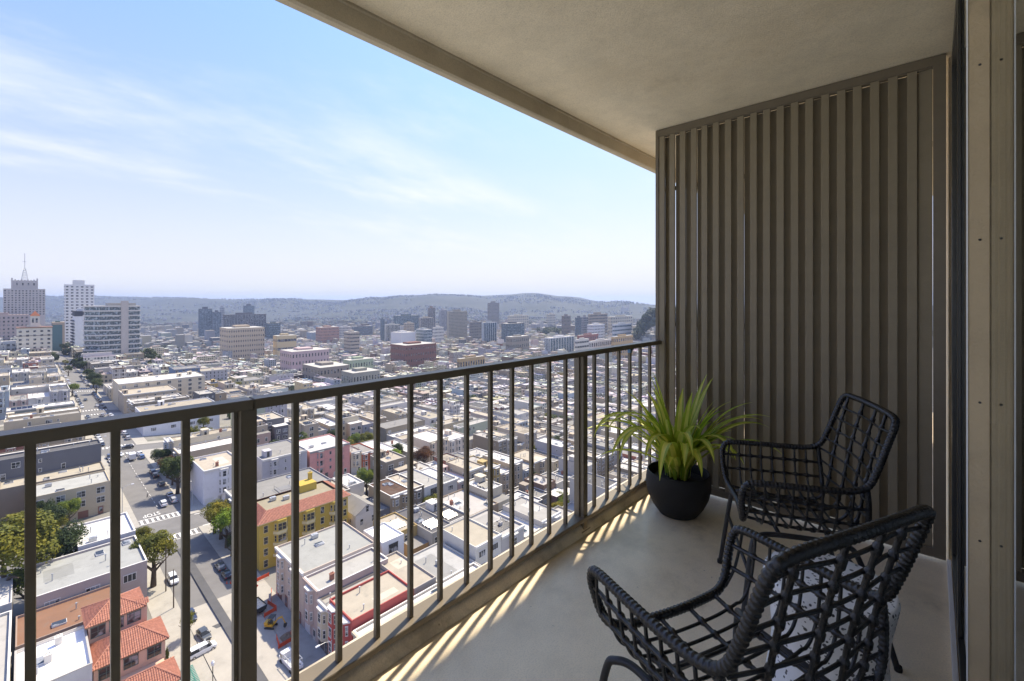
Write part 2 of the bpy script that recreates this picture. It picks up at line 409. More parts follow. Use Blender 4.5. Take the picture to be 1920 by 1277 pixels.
part('frame_rail', MT['dark_alu'], door, lambda b: b.box(1.7605, 3.1995, .012, .034, .035, .09))
part('head_rail', MT['dark_alu'], door, lambda b: b.box(-3.1, 1.599, -.05, -.001, CEIL-.06, CEIL-.003))
part('foot_rail', MT['dark_alu'], door, lambda b: b.box(-3.1, 1.599, -.05, -.001, 0.002, .05))
part('sill', MT['sill'], door, lambda b: b.box(1.665, 3.262, .036, .052, .001, .03), .001)
MT['bounce_curtain'] = mat('white_bounce_cloth', (.82,.80,.75), rough=.9, var=.03)  # unseen pleated cloth added behind the glass to bounce daylight onto the balcony
for x0, x1, lb in ((-3.05, -.8, 'added pale drape bouncing light, behind the glass at the far end of the door'), (-.75, 1.56, 'added pale drape bouncing light, behind the glass beside the concrete jamb')):
    b = MB(); n = int((x1-x0)/.02)
    for i in range(n+1):
        x = x0+(x1-x0)*i/n; y = -.24+.028*math.sin(x*42)+.008*math.sin(x*13)
        b.v += [(x, y, .015), (x, y, CEIL-.05)]
    b.f = [(2*i, 2*i+2, 2*i+3, 2*i+1) for i in range(n)]; b.m = [0]*n
    tag(b.build('bounce_curtain', MT['bounce_curtain'], None, smooth=True), lb, 'bounce_curtain')
MT['room'] = mat('room_paint', (.8,.77,.70), rough=.8, var=.05)
MT['room_floor'] = mat('room_floor_boards', (.5,.42,.32), rough=.4, var=.15, nscale=3)
b = MB(); b.box(-3.2, 7.6, -4.0, -.101, -.22, -.004); struct(b.build('room_floor', MT['room_floor']))
b = MB(); b.box(-3.2, 7.6, -4.1, -4.0, -.2, CEIL); struct(b.build('room_back_wall', MT['room']))
b = MB(); b.box(7.4, 7.5, -3.99, -.11, -.003, CEIL-.002); struct(b.build('room_end_wall', MT['room']))
b = MB(); b.box(-3.3, -3.2, -3.99, -.11, -.003, CEIL-.002); struct(b.build('room_side_wall', MT['room']))
b = MB(); b.box(3.34, 7.4, -.13, -.055, 0.001, CEIL-.001); struct(b.build('neighbour_wall', MT['ceil']))

# ================================================================== WICKER CHAIRS
MT['wicker'] = mat('black_synthetic_wicker', (.007,.007,.0074), rough=.24, var=.25, nscale=40, bump=.2, bscale=260, spec=.6)
MT['steel'] = mat('black_powder_coat', (.02,.02,.021), rough=.42, var=.1, spec=.5)
def make_chair(label, loc, rz):
    ch = thing('wicker_armchair', label, 'chair', loc, rz)
    # rim: one wrapped tube all round the shell
    half = [(0,.232,.45), (.12,.238,.45), (.195,.246,.456), (.235,.255,.49), (.262,.262,.565), (.274,.255,.612), (.278,.225,.636), (.28,.11,.640), (.278,-.02,.640),
            (.272,-.12,.645), (.264,-.175,.668), (.258,-.205,.73), (.254,-.24,.83), (.248,-.262,.893), (.218,-.275,.92), (.12,-.281,.926), (0,-.283,.927)]
    full = [Vector(p) for p in half] + [Vector((-p[0], p[1], p[2])) for p in reversed(half[1:-1])]
    path = resample(smoothpath(full, 10, True), .0028, True)
    RW = .0134
    b = MB(); b.tube(path, lambda i: RW*(.86+.18*abs(math.sin(i*math.pi/5.0))), 10, closed=True)
    b.build('rim', MT['wicker'], ch, smooth=True)
    rimpts = path
    def rim_at(sx, z=None, y=None):
        best = min((p for p in rimpts if p.x*sx > 0 and ((z is not None and p.y < -.12) or (y is not None and p.z > .55 and p.y > -.2))), key=lambda p: abs((p.z-z) if z is not None else (p.y-y)))
        return best
    wrap = lambda r, per=4.0, amp=.10: (lambda i: r*(1-amp+amp*1.6*abs(math.sin(i*math.pi/per))))
    # seat / back profile along the middle: y, z
    prof = smoothpath([(0,.232,.447), (0,.12,.43), (0,.0,.425), (0,-.1,.427), (0,-.165,.45), (0,-.195,.52), (0,-.215,.64), (0,-.245,.78), (0,-.283,.925)], 10)
    def lean(p, x):   # the shell is hollowed a little: edges sit forward of / above the middle
        h = abs(x)/.25
        if p.z < .465 and p.y > -.14: return Vector((x, p.y, p.z+.012*h*h))
        return Vector((x, p.y+.035*h*h, p.z))
    seat_y = [.18, .13, .08, .03, -.02, -.07, -.12]
    back_z = [.485, .54, .595, .65, .705, .76, .815, .87]
    # thick ribs from the front edge up to the top of the back
    for x in (-.165, -.055, .055, .165):
        xs = lambda p: x*(1.0 if p.z < .45 else 1.0+.06*(p.z-.45)/.45)
        pts = resample([lean(p, xs(p)) for p in prof], .006)
        def rad(i, pts=pts):
            p = pts[i]; r = .0068*(.94+.06*(i % 2))
            for y in seat_y:
                if p.z < .46 and abs(p.y-y) < .009: return .0102
            for z in back_z:
                if p.z > .46 and abs(p.z-z) < .009: return .0102
            return r
        b = MB(); b.tube(pts, rad, 8); b.build('rib', MT['wicker'], ch, smooth=True)
    # two ribs along each arm + post at its rear end
    for s in (-1, 1):
        for z, xo in ((.577, .272), (.512, .258)):
            pts = resample(smoothpath([(s*(xo-.006), .26, z), (s*xo, .13, z), (s*xo, 0, z), (s*(xo-.004), -.15, z), (s*(xo-.016), -.182, z)], 8), .006)
            rad = lambda i, pts=pts: .0102 if any(abs(pts[i].y-y) < .009 for y in seat_y) else .0065
            b = MB(); b.tube(pts, rad, 8); b.build('rib', MT['wicker'], ch, smooth=True)
        pts = resample(smoothpath([(s*.266, -.168, .66), (s*.262, -.175, .59), (s*.246, -.178, .51), (s*.212, -.172, .452), (s*.165, -.15, .435)], 8), .003)
        b = MB(); b.tube(pts, wrap(.0105), 8); b.build('corner_post', MT['wicker'], ch, smooth=True)
    # thin strands: across the seat and up both arms
    for y in seat_y:
        half = [(.279, y, .636), (.272, y, .577), (.258, y, .512), (.222, y, .456), (.14, y, .435), (.055, y, .429)]
        pts = smoothpath([(-a, c, d) for a, c, d in half] + [(a, c, d) for a, c, d in reversed(half)], 6)
        pts = [p+Vector((0, 0, .006 if abs(p.x) < .2 else 0)) for p in pts]
        b = MB(); b.tube(pts, .0047, 7); b.build('strand', MT['wicker'], ch, smooth=True)
    for z in back_z:
        c = min(prof, key=lambda p: abs(p.z-z) if p.y < -.16 else 9)
        if z < .67: e = Vector((.256, -.178, z)) if z > .55 else Vector((.248, -.178, z))
        else: e = rim_at(1, z=z)
        pts = smoothpath([(-e.x, e.y, z)] + [tuple(lean(Vector((0, c.y, z)), x)+Vector((0, .007, 0))) for x in (-.165, -.055, .055, .165)] + [(e.x, e.y, z)], 6)
        b = MB(); b.tube(pts, .0047, 7); b.build('strand', MT['wicker'], ch, smooth=True)
    # front and rear verticals on the arms
    for s in (-1, 1):
        for y in (.225,):
            pts = smoothpath([(s*.277, y, .635), (s*.272, y+.007, .577), (s*.256, y+.013, .512), (s*.222, y+.017, .462)], 6)
            b = MB(); b.tube(pts, .0047, 7); b.build('strand', MT['wicker'], ch, smooth=True)
    # steel under-frame
    for s in (-1, 1):
        pts = smoothpath([(s*.285, .27, .0), (s*.268, .245, .2), (s*.25, .222, .365), (s*.234, .2, .402), (s*.207, .13, .41), (s*.205, -.09, .408), (s*.21, -.135, .398), (s*.222, -.16, .36), (s*.25, -.21, .2), (s*.28, -.26, .0)], 7)
        b = MB(); b.tube(pts, .0105, 10); lg = b.build('leg_frame', MT['steel'], ch, smooth=True)
        for y, x in ((.27, .285), (-.26, .28)):
            b = MB(); b.lathe([(0, 0), (.0125, 0), (.0135, .012), (.0115, .02)], 12, cx=s*x, cy=y); b.build('foot', MT['rubber'], lg, smooth=True)
    for y, z, x in ((.236, .27, .2605), (-.19, .27, .24)):
        b = MB(); b.tube([(-x, y, z), (x, y, z)], .0075, 8); b.build('cross_bar', MT['steel'], ch, smooth=True)
    for y in (.11, -.09):
        b = MB(); b.tube([(-.205, y, .409), (.205, y, .409)], .0085, 8); b.build('seat_bearer', MT['steel'], ch, smooth=True)
    return ch
make_chair('black woven armchair beside the potted plant, facing the railing, back to the slatted screen', (2.343, .454, 0), R(25.9))
make_chair('black woven armchair with its back to the glass door, terrazzo stool beyond it', (1.222, .352, 0), R(-23.3))

# ================================================================== TERRAZZO STOOL
tm = bpy.data.materials.new('white_terrazzo'); tm.use_nodes = True; t = tm.node_tree; p = t.nodes['Principled BSDF']
vec = N(t, 'ShaderNodeTexCoord').outputs['Object']
c = MIX(t, RAMP(t, NOISE(t, vec, 9, 4), .35, .7), (.86,.85,.82), (.78,.77,.75))
for sc, th, cc in ((60, .24, (.03,.03,.03)), (34, .2, (.05,.05,.05))):
    vo = N(t, 'ShaderNodeTexVoronoi', ins={'Scale': sc}); L(t, vec, vo.inputs['Vector'])
    pick = RAMP(t, NOISE(t, vec, sc*.37, 2), .36, .42)
    c = MIX(t, M(t, 'MULTIPLY', RAMP(t, vo.outputs['Distance'], th+.05, th-.02), pick), c, cc)
L(t, c, p.inputs['Base Color']); p.inputs['Roughness'].default_value = .35
st = MB(); pr = [(0, .0), (.175, .0), (.187, .008), (.185, .05), (.168, .15), (.162, .225), (.168, .3), (.185, .39), (.19, .42), (.186, .432), (.178, .435), (0, .435)]
st.lathe(pr, 48); tag(st.build('drum_stool', tm, None, (1.845, .265, 0), smooth=True), 'white terrazzo drum stool with black chips standing between the two armchairs', 'stool')

# ================================================================== POTTED PLANT
PX, PY = 2.885, 1.215
plant = thing('potted_plant', 'spider plant with arching yellow-green leaves in a round charcoal pot', 'plant', (PX, PY, 0))
MT['pot'] = mat('charcoal_pot', (.02,.02,.021), rough=.7, var=.2, nscale=8, bump=.25, bscale=130, spec=.35)
MT['soil'] = mat('potting_soil', (.03,.022,.016), rough=1, var=.4, nscale=40, bump=1, bscale=60)
b = MB(); b.lathe([(0, 0), (.115, 0), (.125, .006), (.165, .06), (.195, .12), (.208, .18), (.209, .23), (.202, .275), (.199, .281), (.192, .281), (.189, .275), (.193, .23), (.19, .2)], 56); b.v = [(x*.95, y*.95, z*.97) for x, y, z in b.v]; b.build('pot', MT['pot'], plant, smooth=True)
b = MB(); b.lathe([(.18, .216), (.1, .226), (0, .232)], 24); b.build('soil', MT['soil'], plant, smooth=True)
def leafm(name, a, b_, trans=.48):
    m = bpy.data.materials.new(name); m.use_nodes = True; t = m.node_tree; p = t.nodes['Principled BSDF']
    vec = N(t, 'ShaderNodeTexCoord').outputs['Object']
    c = MIX(t, RAMP(t, NOISE(t, vec, 5, 4), .35, .7), a, b_); L(t, c, p.inputs['Base Color']); p.inputs['Roughness'].default_value = .42
    tr = N(t, 'ShaderNodeBsdfTranslucent'); L(t, c, tr.inputs[0]); ms = N(t, 'ShaderNodeMixShader', ins={0: trans})
    L(t, p.outputs[0], ms.inputs[1]); L(t, tr.outputs[0], ms.inputs[2]); L(t, ms.outputs[0], t.nodes['Material Output'].inputs[0]); return m
MT['lf_green'] = leafm('leaf_margin_green', (.34,.45,.035), (.46,.54,.06))
MT['lf_yellow'] = leafm('leaf_centre_yellow', (.80,.77,.17), (.66,.66,.12))
MT['lf_dark'] = leafm('leaf_dark_green', (.2,.32,.03), (.28,.38,.04))
def leaf(az, el, ln, wmax, droop, yellow, r0=.03, twist=0.0, z0=.235):
    n = 18; s = ln/n; p = Vector((r0*math.cos(az), r0*math.sin(az), z0)); e = el; pts = []
    for i in range(n+1):
        d = Vector((math.cos(az)*math.cos(e), math.sin(az)*math.cos(e), math.sin(e)))
        pts.append((p.copy(), d, e)); p = p+d*s
        tt = i/n; e -= droop*(0.25+1.9*tt*tt)/n; e = max(e, R(-86)); az += twist/n
        # never through the pot rim or the floor
        rr = math.hypot(p.x, p.y)
        if p.z < .31 and .06 < rr < .225: p.z = .31; e = max(e, R(-10))
        if p.z < .012: p.z = .012; e = 0
        p.y = min(p.y, 1.49-PY+.35); p.x = min(p.x, US-.03-PX)
    b = MB(); side0 = Vector((-math.sin(az), math.cos(az), 0))
    for i, (q, d, e) in enumerate(pts):
        tt = i/n; w = wmax*(.55+.45*min(1, tt*4))*(1-max(0, (tt-.45)/.55)**2.0)+.0006
        side = d.cross(Vector((0,0,1))); side = side.normalized() if side.length > .05 else side0
        side0 = side
        nm = side.cross(d).normalized()
        for k, x in enumerate((-1, -.45, 0, .45, 1)): b.v.append(tuple(q+side*(x*w)+nm*(abs(x)*w*.35)))
    for i in range(n):
        for k in range(4):
            a = i*5+k; b.f.append((a, a+1, a+6, a+5)); b.m.append(1 if k in (1, 2) else 0)
    inner = 'lf_yellow' if yellow else 'lf_green'
    b.build('leaf', [MT['lf_green' if yellow else 'lf_dark'], MT[inner]], plant, smooth=True)
rg = random.Random(21)
A = lambda px, py: math.atan2(py, px)
# directions: camera is towards (-.92,-.39); railing side is +y, screen side +x
spec = [(R(115), R(83), .58, .017, R(22)), (R(160), R(80), .56, .018, R(35)), (R(95), R(72), .55, .016, R(60)), (R(75), R(78), .5, .017, R(50)), (R(150), R(62), .62, .015, R(120)), (R(165), R(55), .66, .014, R(125)),
        (R(140), R(46), .64, .014, R(90)), (R(185), R(66), .62, .019, R(165)), (R(195), R(58), .72, .02, R(175)), (R(178), R(62), .78, .019, R(170)),
        (R(215), R(66), .55, .02, R(178)), (R(228), R(70), .56, .019, R(180)), (R(250), R(62), .5, .016, R(160)), (R(265), R(74), .42, .017, R(110)), (R(300), R(60), .6, .017, R(120)), (R(290), R(66), .62, .016, R(100)),
        (R(315), R(62), .6, .017, R(115)), (R(280), R(52), .6, .015, R(120)), (R(270), R(70), .6, .016, R(70)), (R(330), R(78), .6, .016, R(45)), (R(150), R(70), .78, .019, R(185)), (R(172), R(66), .74, .018, R(190)), (R(190), R(72), .6, .018, R(195)), (R(138), R(66), .64, .016, R(165)), (R(218), R(62), .52, .018, R(185)), (R(168), R(74), .72, .018, R(170)), (R(130), R(62), .6, .014, R(105)), (R(105), R(84), .6, .018, R(20)), (R(240), R(84), .52, .017, R(25)), (R(320), R(82), .6, .016, R(30)), (R(20), R(80), .5, .017, R(35)), (R(204), R(74), .62, .02, R(185)), (R(240), R(72), .6, .019, R(185)), (R(222), R(80), .5, .018, R(120)), (R(200), R(40), .5, .014, R(80)), (R(150), R(30), .5, .013, R(70))]
for a, e, ln, w, d in spec: leaf(a, e, ln*1.14, w*1.75, d, True, .035, rg.uniform(-.3, .3))
for i in range(52):
    a = rg.uniform(0, 2*math.pi); e = R(rg.uniform(52, 86)); ln = rg.uniform(.3, .55)
    if math.cos(a) > .5: ln *= .75
    leaf(a, e, ln*1.08, rg.uniform(.017, .026), R(rg.uniform(25, 135)), rg.random() < .7, rg.uniform(.01, .08), rg.uniform(-.5, .5))
# ================================================================== THE CITY: TERRAIN
UK = [-400, 0, 31, 100, 175, 325, 500, 800, 1300, 2500]
VK = [0, 100, 190, 330, 480, 700, 1000, 1500, 2500]
HT = [[80,73,73,78,88,112,128,130,115,110], [78,73,73,77,87,112,128,130,115,110], [75,71,71,76,90,114,130,132,118,112], [70,70,70,78,93,116,132,134,122,115],
      [64,68,70,80,97,120,134,136,128,118], [58,66,69,80,101,126,138,140,132,122], [66,72,75,92,116,138,145,146,140,128], [125,128,130,136,141,150,152,150,145,130], [150,152,154,156,158,158,158,155,150,140]]
def seg(K, x):
    if x <= K[0]: return 0, 0.0
    if x >= K[-1]: return len(K)-2, 1.0
    for i in range(len(K)-1):
        if x <= K[i+1]:
            return i, (x-K[i])/(K[i+1]-K[i])
def sm(t): return t*t*(3-2*t)
def lerp(a, b, t): return a+(b-a)*t
def Hf(u, v):
    i, a = seg(UK, u); j, c = seg(VK, v)
    return lerp(lerp(HT[j][i], HT[j][i+1], a), lerp(HT[j+1][i], HT[j+1][i+1], a), c)
def gz(u, v): return EYE-Hf(u, v)
SIL = [(-900,556), (0,559), (180,556), (330,557), (430,563), (520,560), (640,561), (700,557), (800,553), (900,553), (1000,549), (1060,556), (1130,567), (1230,572), (1500,574), (2900,572)]
def ridge_px(px):
    for (a, ya), (b, yb) in zip(SIL[:-1], SIL[1:]):
        if px <= b: return lerp(ya, yb, sm((px-a)/(b-a)))
    return SIL[-1][1]
def bump(u, v):
    return (math.sin(u*.0021+1.3)*math.sin(v*.0017+.4)+.6*math.sin(u*.0047+2)*math.sin(v*.0041+1)+.35*math.sin(u*.011)*math.sin(v*.0093+2)+.16*math.sin(u*.026+v*.013))
def terrain_z(u, v):
    z = gz(u, v)
    d = u*FX+v*FY
    if d > 2400:
        px = 960+F*(u*RX+v*RY)/d
        a = min(1.0, (d-2400)/4300); a = sm(a)**1.25
        top = EYE+(564-ridge_px(px))/F*6700
        z = lerp(z, top, a)+bump(u, v)*40*min(1, max(0, (d-2600)/1500))*(1 if d < 5600 else max(.35, 1-(d-5600)/1200))
        if d > 6900: z -= (d-6900)*.03
    return z
SU = [31.5+146.6*k for k in range(-5, 11)]; HU, RU = 11.5, 6.4
SV = [58] + [177+104.8*j for j in range(0, 15)]; HV, RV = 10.3, 5.7
def lines(C, half, road, lo, hi, step):
    L_ = {lo, hi}
    for c in C:
        for d in (-half, -road, road, half):
            if lo < c+d < hi: L_.add(c+d)
    L_ = sorted(L_); out = []
    for a, b in zip(L_[:-1], L_[1:]):
        n = max(1, math.ceil((b-a)/step))
        out += [a+(b-a)*i/n for i in range(n)]
    return out+[L_[-1]]
GU = lines(SU, HU, RU, -620, 1500, 24); GV_ = lines(SV, HV, RV, -30, 1650, 24)
ZG = [[gz(u, v) for u in GU] for v in GV_]
def cls(x, C, half, road):
    for c in C:
        if abs(x-c) < road: return 2
        if abs(x-c) < half: return 1
    return 0
CU = [cls((a+b)/2, SU, HU, RU) for a, b in zip(GU[:-1], GU[1:])]
CV = [cls((a+b)/2, SV, HV, RV) for a, b in zip(GV_[:-1], GV_[1:])]
road, pave, yard = MB(), MB(), MB()
for j in range(len(GV_)-1):
    for i in range(len(GU)-1):
        x0, x1, y0, y1 = GU[i], GU[i+1], GV_[j], GV_[j+1]
        q = proj((x0+x1)/2, (y0+y1)/2, -60)
        if q is None or not (-500 < q[0] < 2100): continue
        z = [ZG[j][i], ZG[j][i+1], ZG[j+1][i+1], ZG[j+1][i]]
        k = 'road' if (CU[i] == 2 or CV[j] == 2) else 'pave' if (CU[i] == 1 or CV[j] == 1) else 'yard'
        P = [(x0,y0), (x1,y0), (x1,y1), (x0,y1)]
        if k == 'road': road.add([(*p, a) for p, a in zip(P, z)], [(0,1,2,3)])
        elif k == 'pave':
            pave.add([(*p, a+.14) for p, a in zip(P, z)]+[(*p, a-.05) for p, a in zip(P, z)], [(0,1,2,3), (0,4,5,1), (1,5,6,2), (2,6,7,3), (3,7,4,0)])
        else: yard.add([(*p, a+.1) for p, a in zip(P, z)], [(0,1,2,3)])
ROAD = struct(road.build('road', MT['asphalt'])); struct(pave.build('pavement', MT['concrete'])); struct(yard.build('block_ground', MT['yard']))
# one sheet to the horizon, with the hills beyond the city
hm = bpy.data.materials.new('hill_ground'); hm.use_nodes = True; t = hm.node_tree; p = t.nodes['Principled BSDF']
pos = N(t, 'ShaderNodeNewGeometry').outputs['Position']
c = MIX(t, RAMP(t, NOISE(t, pos, .0022, 6, .65), .45, .6), (.036,.042,.034), (.015,.022,.015))
v1 = N(t, 'ShaderNodeTexVoronoi', ins={'Scale': .032}); L(t, pos, v1.inputs['Vector'])
c = MIX(t, M(t, 'MULTIPLY', RAMP(t, v1.outputs['Distance'], .38, .2), M(t, 'MULTIPLY', RAMP(t, NOISE(t, pos, .003, 5), .45, .65), .3)), c, MIX(t, .5, (.2,.195,.185), (.15,.15,.15)))
c = MIX(t, .1, c, (.06,.06,.06)); L(t, c, p.inputs['Base Color']); p.inputs['Roughness'].default_value = .95
TS = [20]
while TS[-1] < 8600: TS.append(TS[-1]*1.075+4)
KS = [-1.9+i*.025 for i in range(138)]
g = MB()
for tt in TS:
    for k in KS:
        u, v = tt*(FX+k*RX), tt*(FY+k*RY); z = terrain_z(u, v)
        g.v.append((u, v, z-(3.0 if tt < 1500 else 1.0)))
nk = len(KS)
for i in range(len(TS)-1):
    for k in range(nk-1): g.f.append((i*nk+k, i*nk+k+1, (i+1)*nk+k+1, (i+1)*nk+k)); g.m.append(0)
TZ = [p[2] for p in g.v]; TX = [p[0] for p in g.v]; TY = [p[1] for p in g.v]
struct(g.build('hills', hm, smooth=True))

# ================================================================== SHARED HOUSE PIECES
def window_mesh(w, h, bars=1, cols=1, fr=.09, name='window', gl='glass'):
    b = MB(); a = w/2
    b.box(-a, a, -.09, .02, -h/2-.06, -h/2+.04); b.box(-a-.05, a+.05, -.13, .02, h/2-.02, h/2+.1)
    b.box(-a, -a+fr, -.08, .02, -h/2+.04, h/2-.02); b.box(a-fr, a, -.08, .02, -h/2+.04, h/2-.02)
    for i in range(1, cols): x = -a+w*i/cols; b.box(x-.045, x+.045, -.07, .0, -h/2+.04, h/2-.02)
    if bars: b.box(-a+fr, a-fr, -.055, 0, -.03, .04)
    b.add([(-a+fr, -.03, -h/2+.04), (a-fr, -.03, -h/2+.04), (a-fr, -.03, h/2-.02), (-a+fr, -.03, h/2-.02)], [(0,1,2,3)], 1)
    return b.mesh(name, [MT['trim'], MT[gl]])
WIN = {'sash': window_mesh(1.15, 1.9), 'pair': window_mesh(2.1, 1.9, 1, 2), 'small': window_mesh(.85, 1.15), 'wide': window_mesh(2.3, 1.6, 0, 3), 'modern': window_mesh(2.7, 2.2, 0, 2, .06)}
b = MB(); b.box(-1.25, 1.25, -.06, .02, 0, 2.3); [b.box(-1.1, 1.1, -.09, -.06, z, z+.46) for z in (.1, .64, 1.18, 1.72)]; GARAGE = b.mesh('garage_door', [MT['trim']])
b = MB(); b.box(-.65, .65, -.12, .02, 0, 2.5); b.add([(-.42,-.125,.9),(.42,-.125,.9),(.42,-.125,2.2),(-.42,-.125,2.2)], [(0,1,2,3)], 1); DOOR = b.mesh('door', [MT['trim'], MT['glass']])
b = MB(); b.box(-.7, .7, -1, 1, 0, .32, 0, 't'); b.add([(-.7,-1,.32),(.7,-1,.32),(.7,1,.42),(-.7,1,.42)], [(0,1,2,3)], 1); b.box(-.76, .76, -1.06, 1.06, .24, .30, 0); SKYL = b.mesh('skylight', [MT['trim'], MT['glass']])
b = MB(); b.tube([(0,0,-.1), (0,0,1.0)], .11, 8); b.tube([(0,0,1.0), (0,0,1.16)], .19, 8); VENT = b.mesh('vent_pipe', [MT['metal']])
b = MB(); b.box(-.45, .45, -.35, .35, -.2, 1.3); b.box(-.53, .53, -.43, .43, 1.3, 1.42); b.tube([(-.2,0,1.42), (-.2,0,1.75)], .1, 8); b.tube([(.2,0,1.42), (.2,0,1.75)], .1, 8); CHIM = b.mesh('chimney', [MT['wall']])
b = MB(); b.box(-1.3, 1.3, -1.7, 1.7, 0, 2.3); b.box(-1.42, 1.42, -1.82, 1.82, 2.3, 2.42, 1); b.add([(-.45,-1.71,.1),(.45,-1.71,.1),(.45,-1.71,2.05),(-.45,-1.71,2.05)], [(0,1,2,3)], 2); PENT = b.mesh('stair_penthouse', [MT['wall'], MT['trim'], MT['glass']])
MT['solar'] = mat('solar_cells', (.012,.016,.035), rough=.18, var=.1, coords='World')
b = MB(); b.add([(-.95,-.6,.25),(.95,-.6,.25),(.95,.6,.75),(-.95,.6,.75)], [(0,1,2,3)]); b.box(-.97, .97, -.63, -.6, .2, .28, 1); b.box(-.97, -.95, -.6, .6, .2, .24, 1); b.box(-.03, .03, .5, .55, 0, .7, 1); SOLAR = b.mesh('solar_panel', [MT['solar'], MT['metal']])
b = MB(); b.box(-.8, .8, -.55, .55, .15, 1.05); b.box(-.7, -.6, -.45, .45, 0, .15); b.box(.6, .7, -.45, .45, 0, .15); b.tube([(0,0,1.05), (0,0,1.13)], .42, 12); HVAC = b.mesh('roof_fan_unit', [MT['metal']])
ANG = {'-v': 0.0, '-u': -math.pi/2, '+u': math.pi/2, '+v': math.pi}

PAL = {'white': (.60,.58,.54), 'cream': (.54,.48,.37), 'pale grey': (.42,.405,.38), 'beige': (.44,.375,.285), 'lavender grey': (.40,.395,.42), 'tan': (.36,.29,.205), 'taupe': (.26,.225,.18),
       'pale blue': (.36,.42,.47), 'pale yellow': (.56,.48,.31), 'pink': (.50,.385,.35), 'sage green': (.38,.42,.33), 'slate grey': (.13,.135,.15), 'brick red': (.27,.12,.09), 'ochre': (.42,.31,.13), 'brown': (.2,.14,.105)}
PW = [19, 18, 17, 16, 5, 9, 7, 4, 3, 3, 2, 3, 2, 1, 2]
ROOFS = {'white': (.66,.65,.63), 'light grey': (.41,.40,.38), 'beige': (.40,.36,.295), 'grey': (.25,.245,.235), 'dark grey': (.11,.11,.115)}
RWT = [19, 26, 27, 20, 8]
TRIMS = {'white': (.64,.63,.60), 'cream': (.58,.53,.42), 'grey': (.3,.3,.3), 'dark': (.06,.06,.06), 'brown': (.18,.11,.07)}
WORDS = {1: 'one', 2: 'two', 3: 'three', 4: 'four', 5: 'five', 6: 'six', 7: 'seven'}
HOUSES = 0
def place_window(kind, root, face, s, z, off, trim, jit=0):
    """s along the face, off = distance of the face from the house centre"""
    a = ANG[face]
    x, y = {'-v': (s, -off), '-u': (-off, -s), '+u': (off, s), '+v': (-s, off)}[face]
    return put('window', WIN[kind], root, (x, y, z), a, TRIMS[trim] if isinstance(trim, str) else trim)
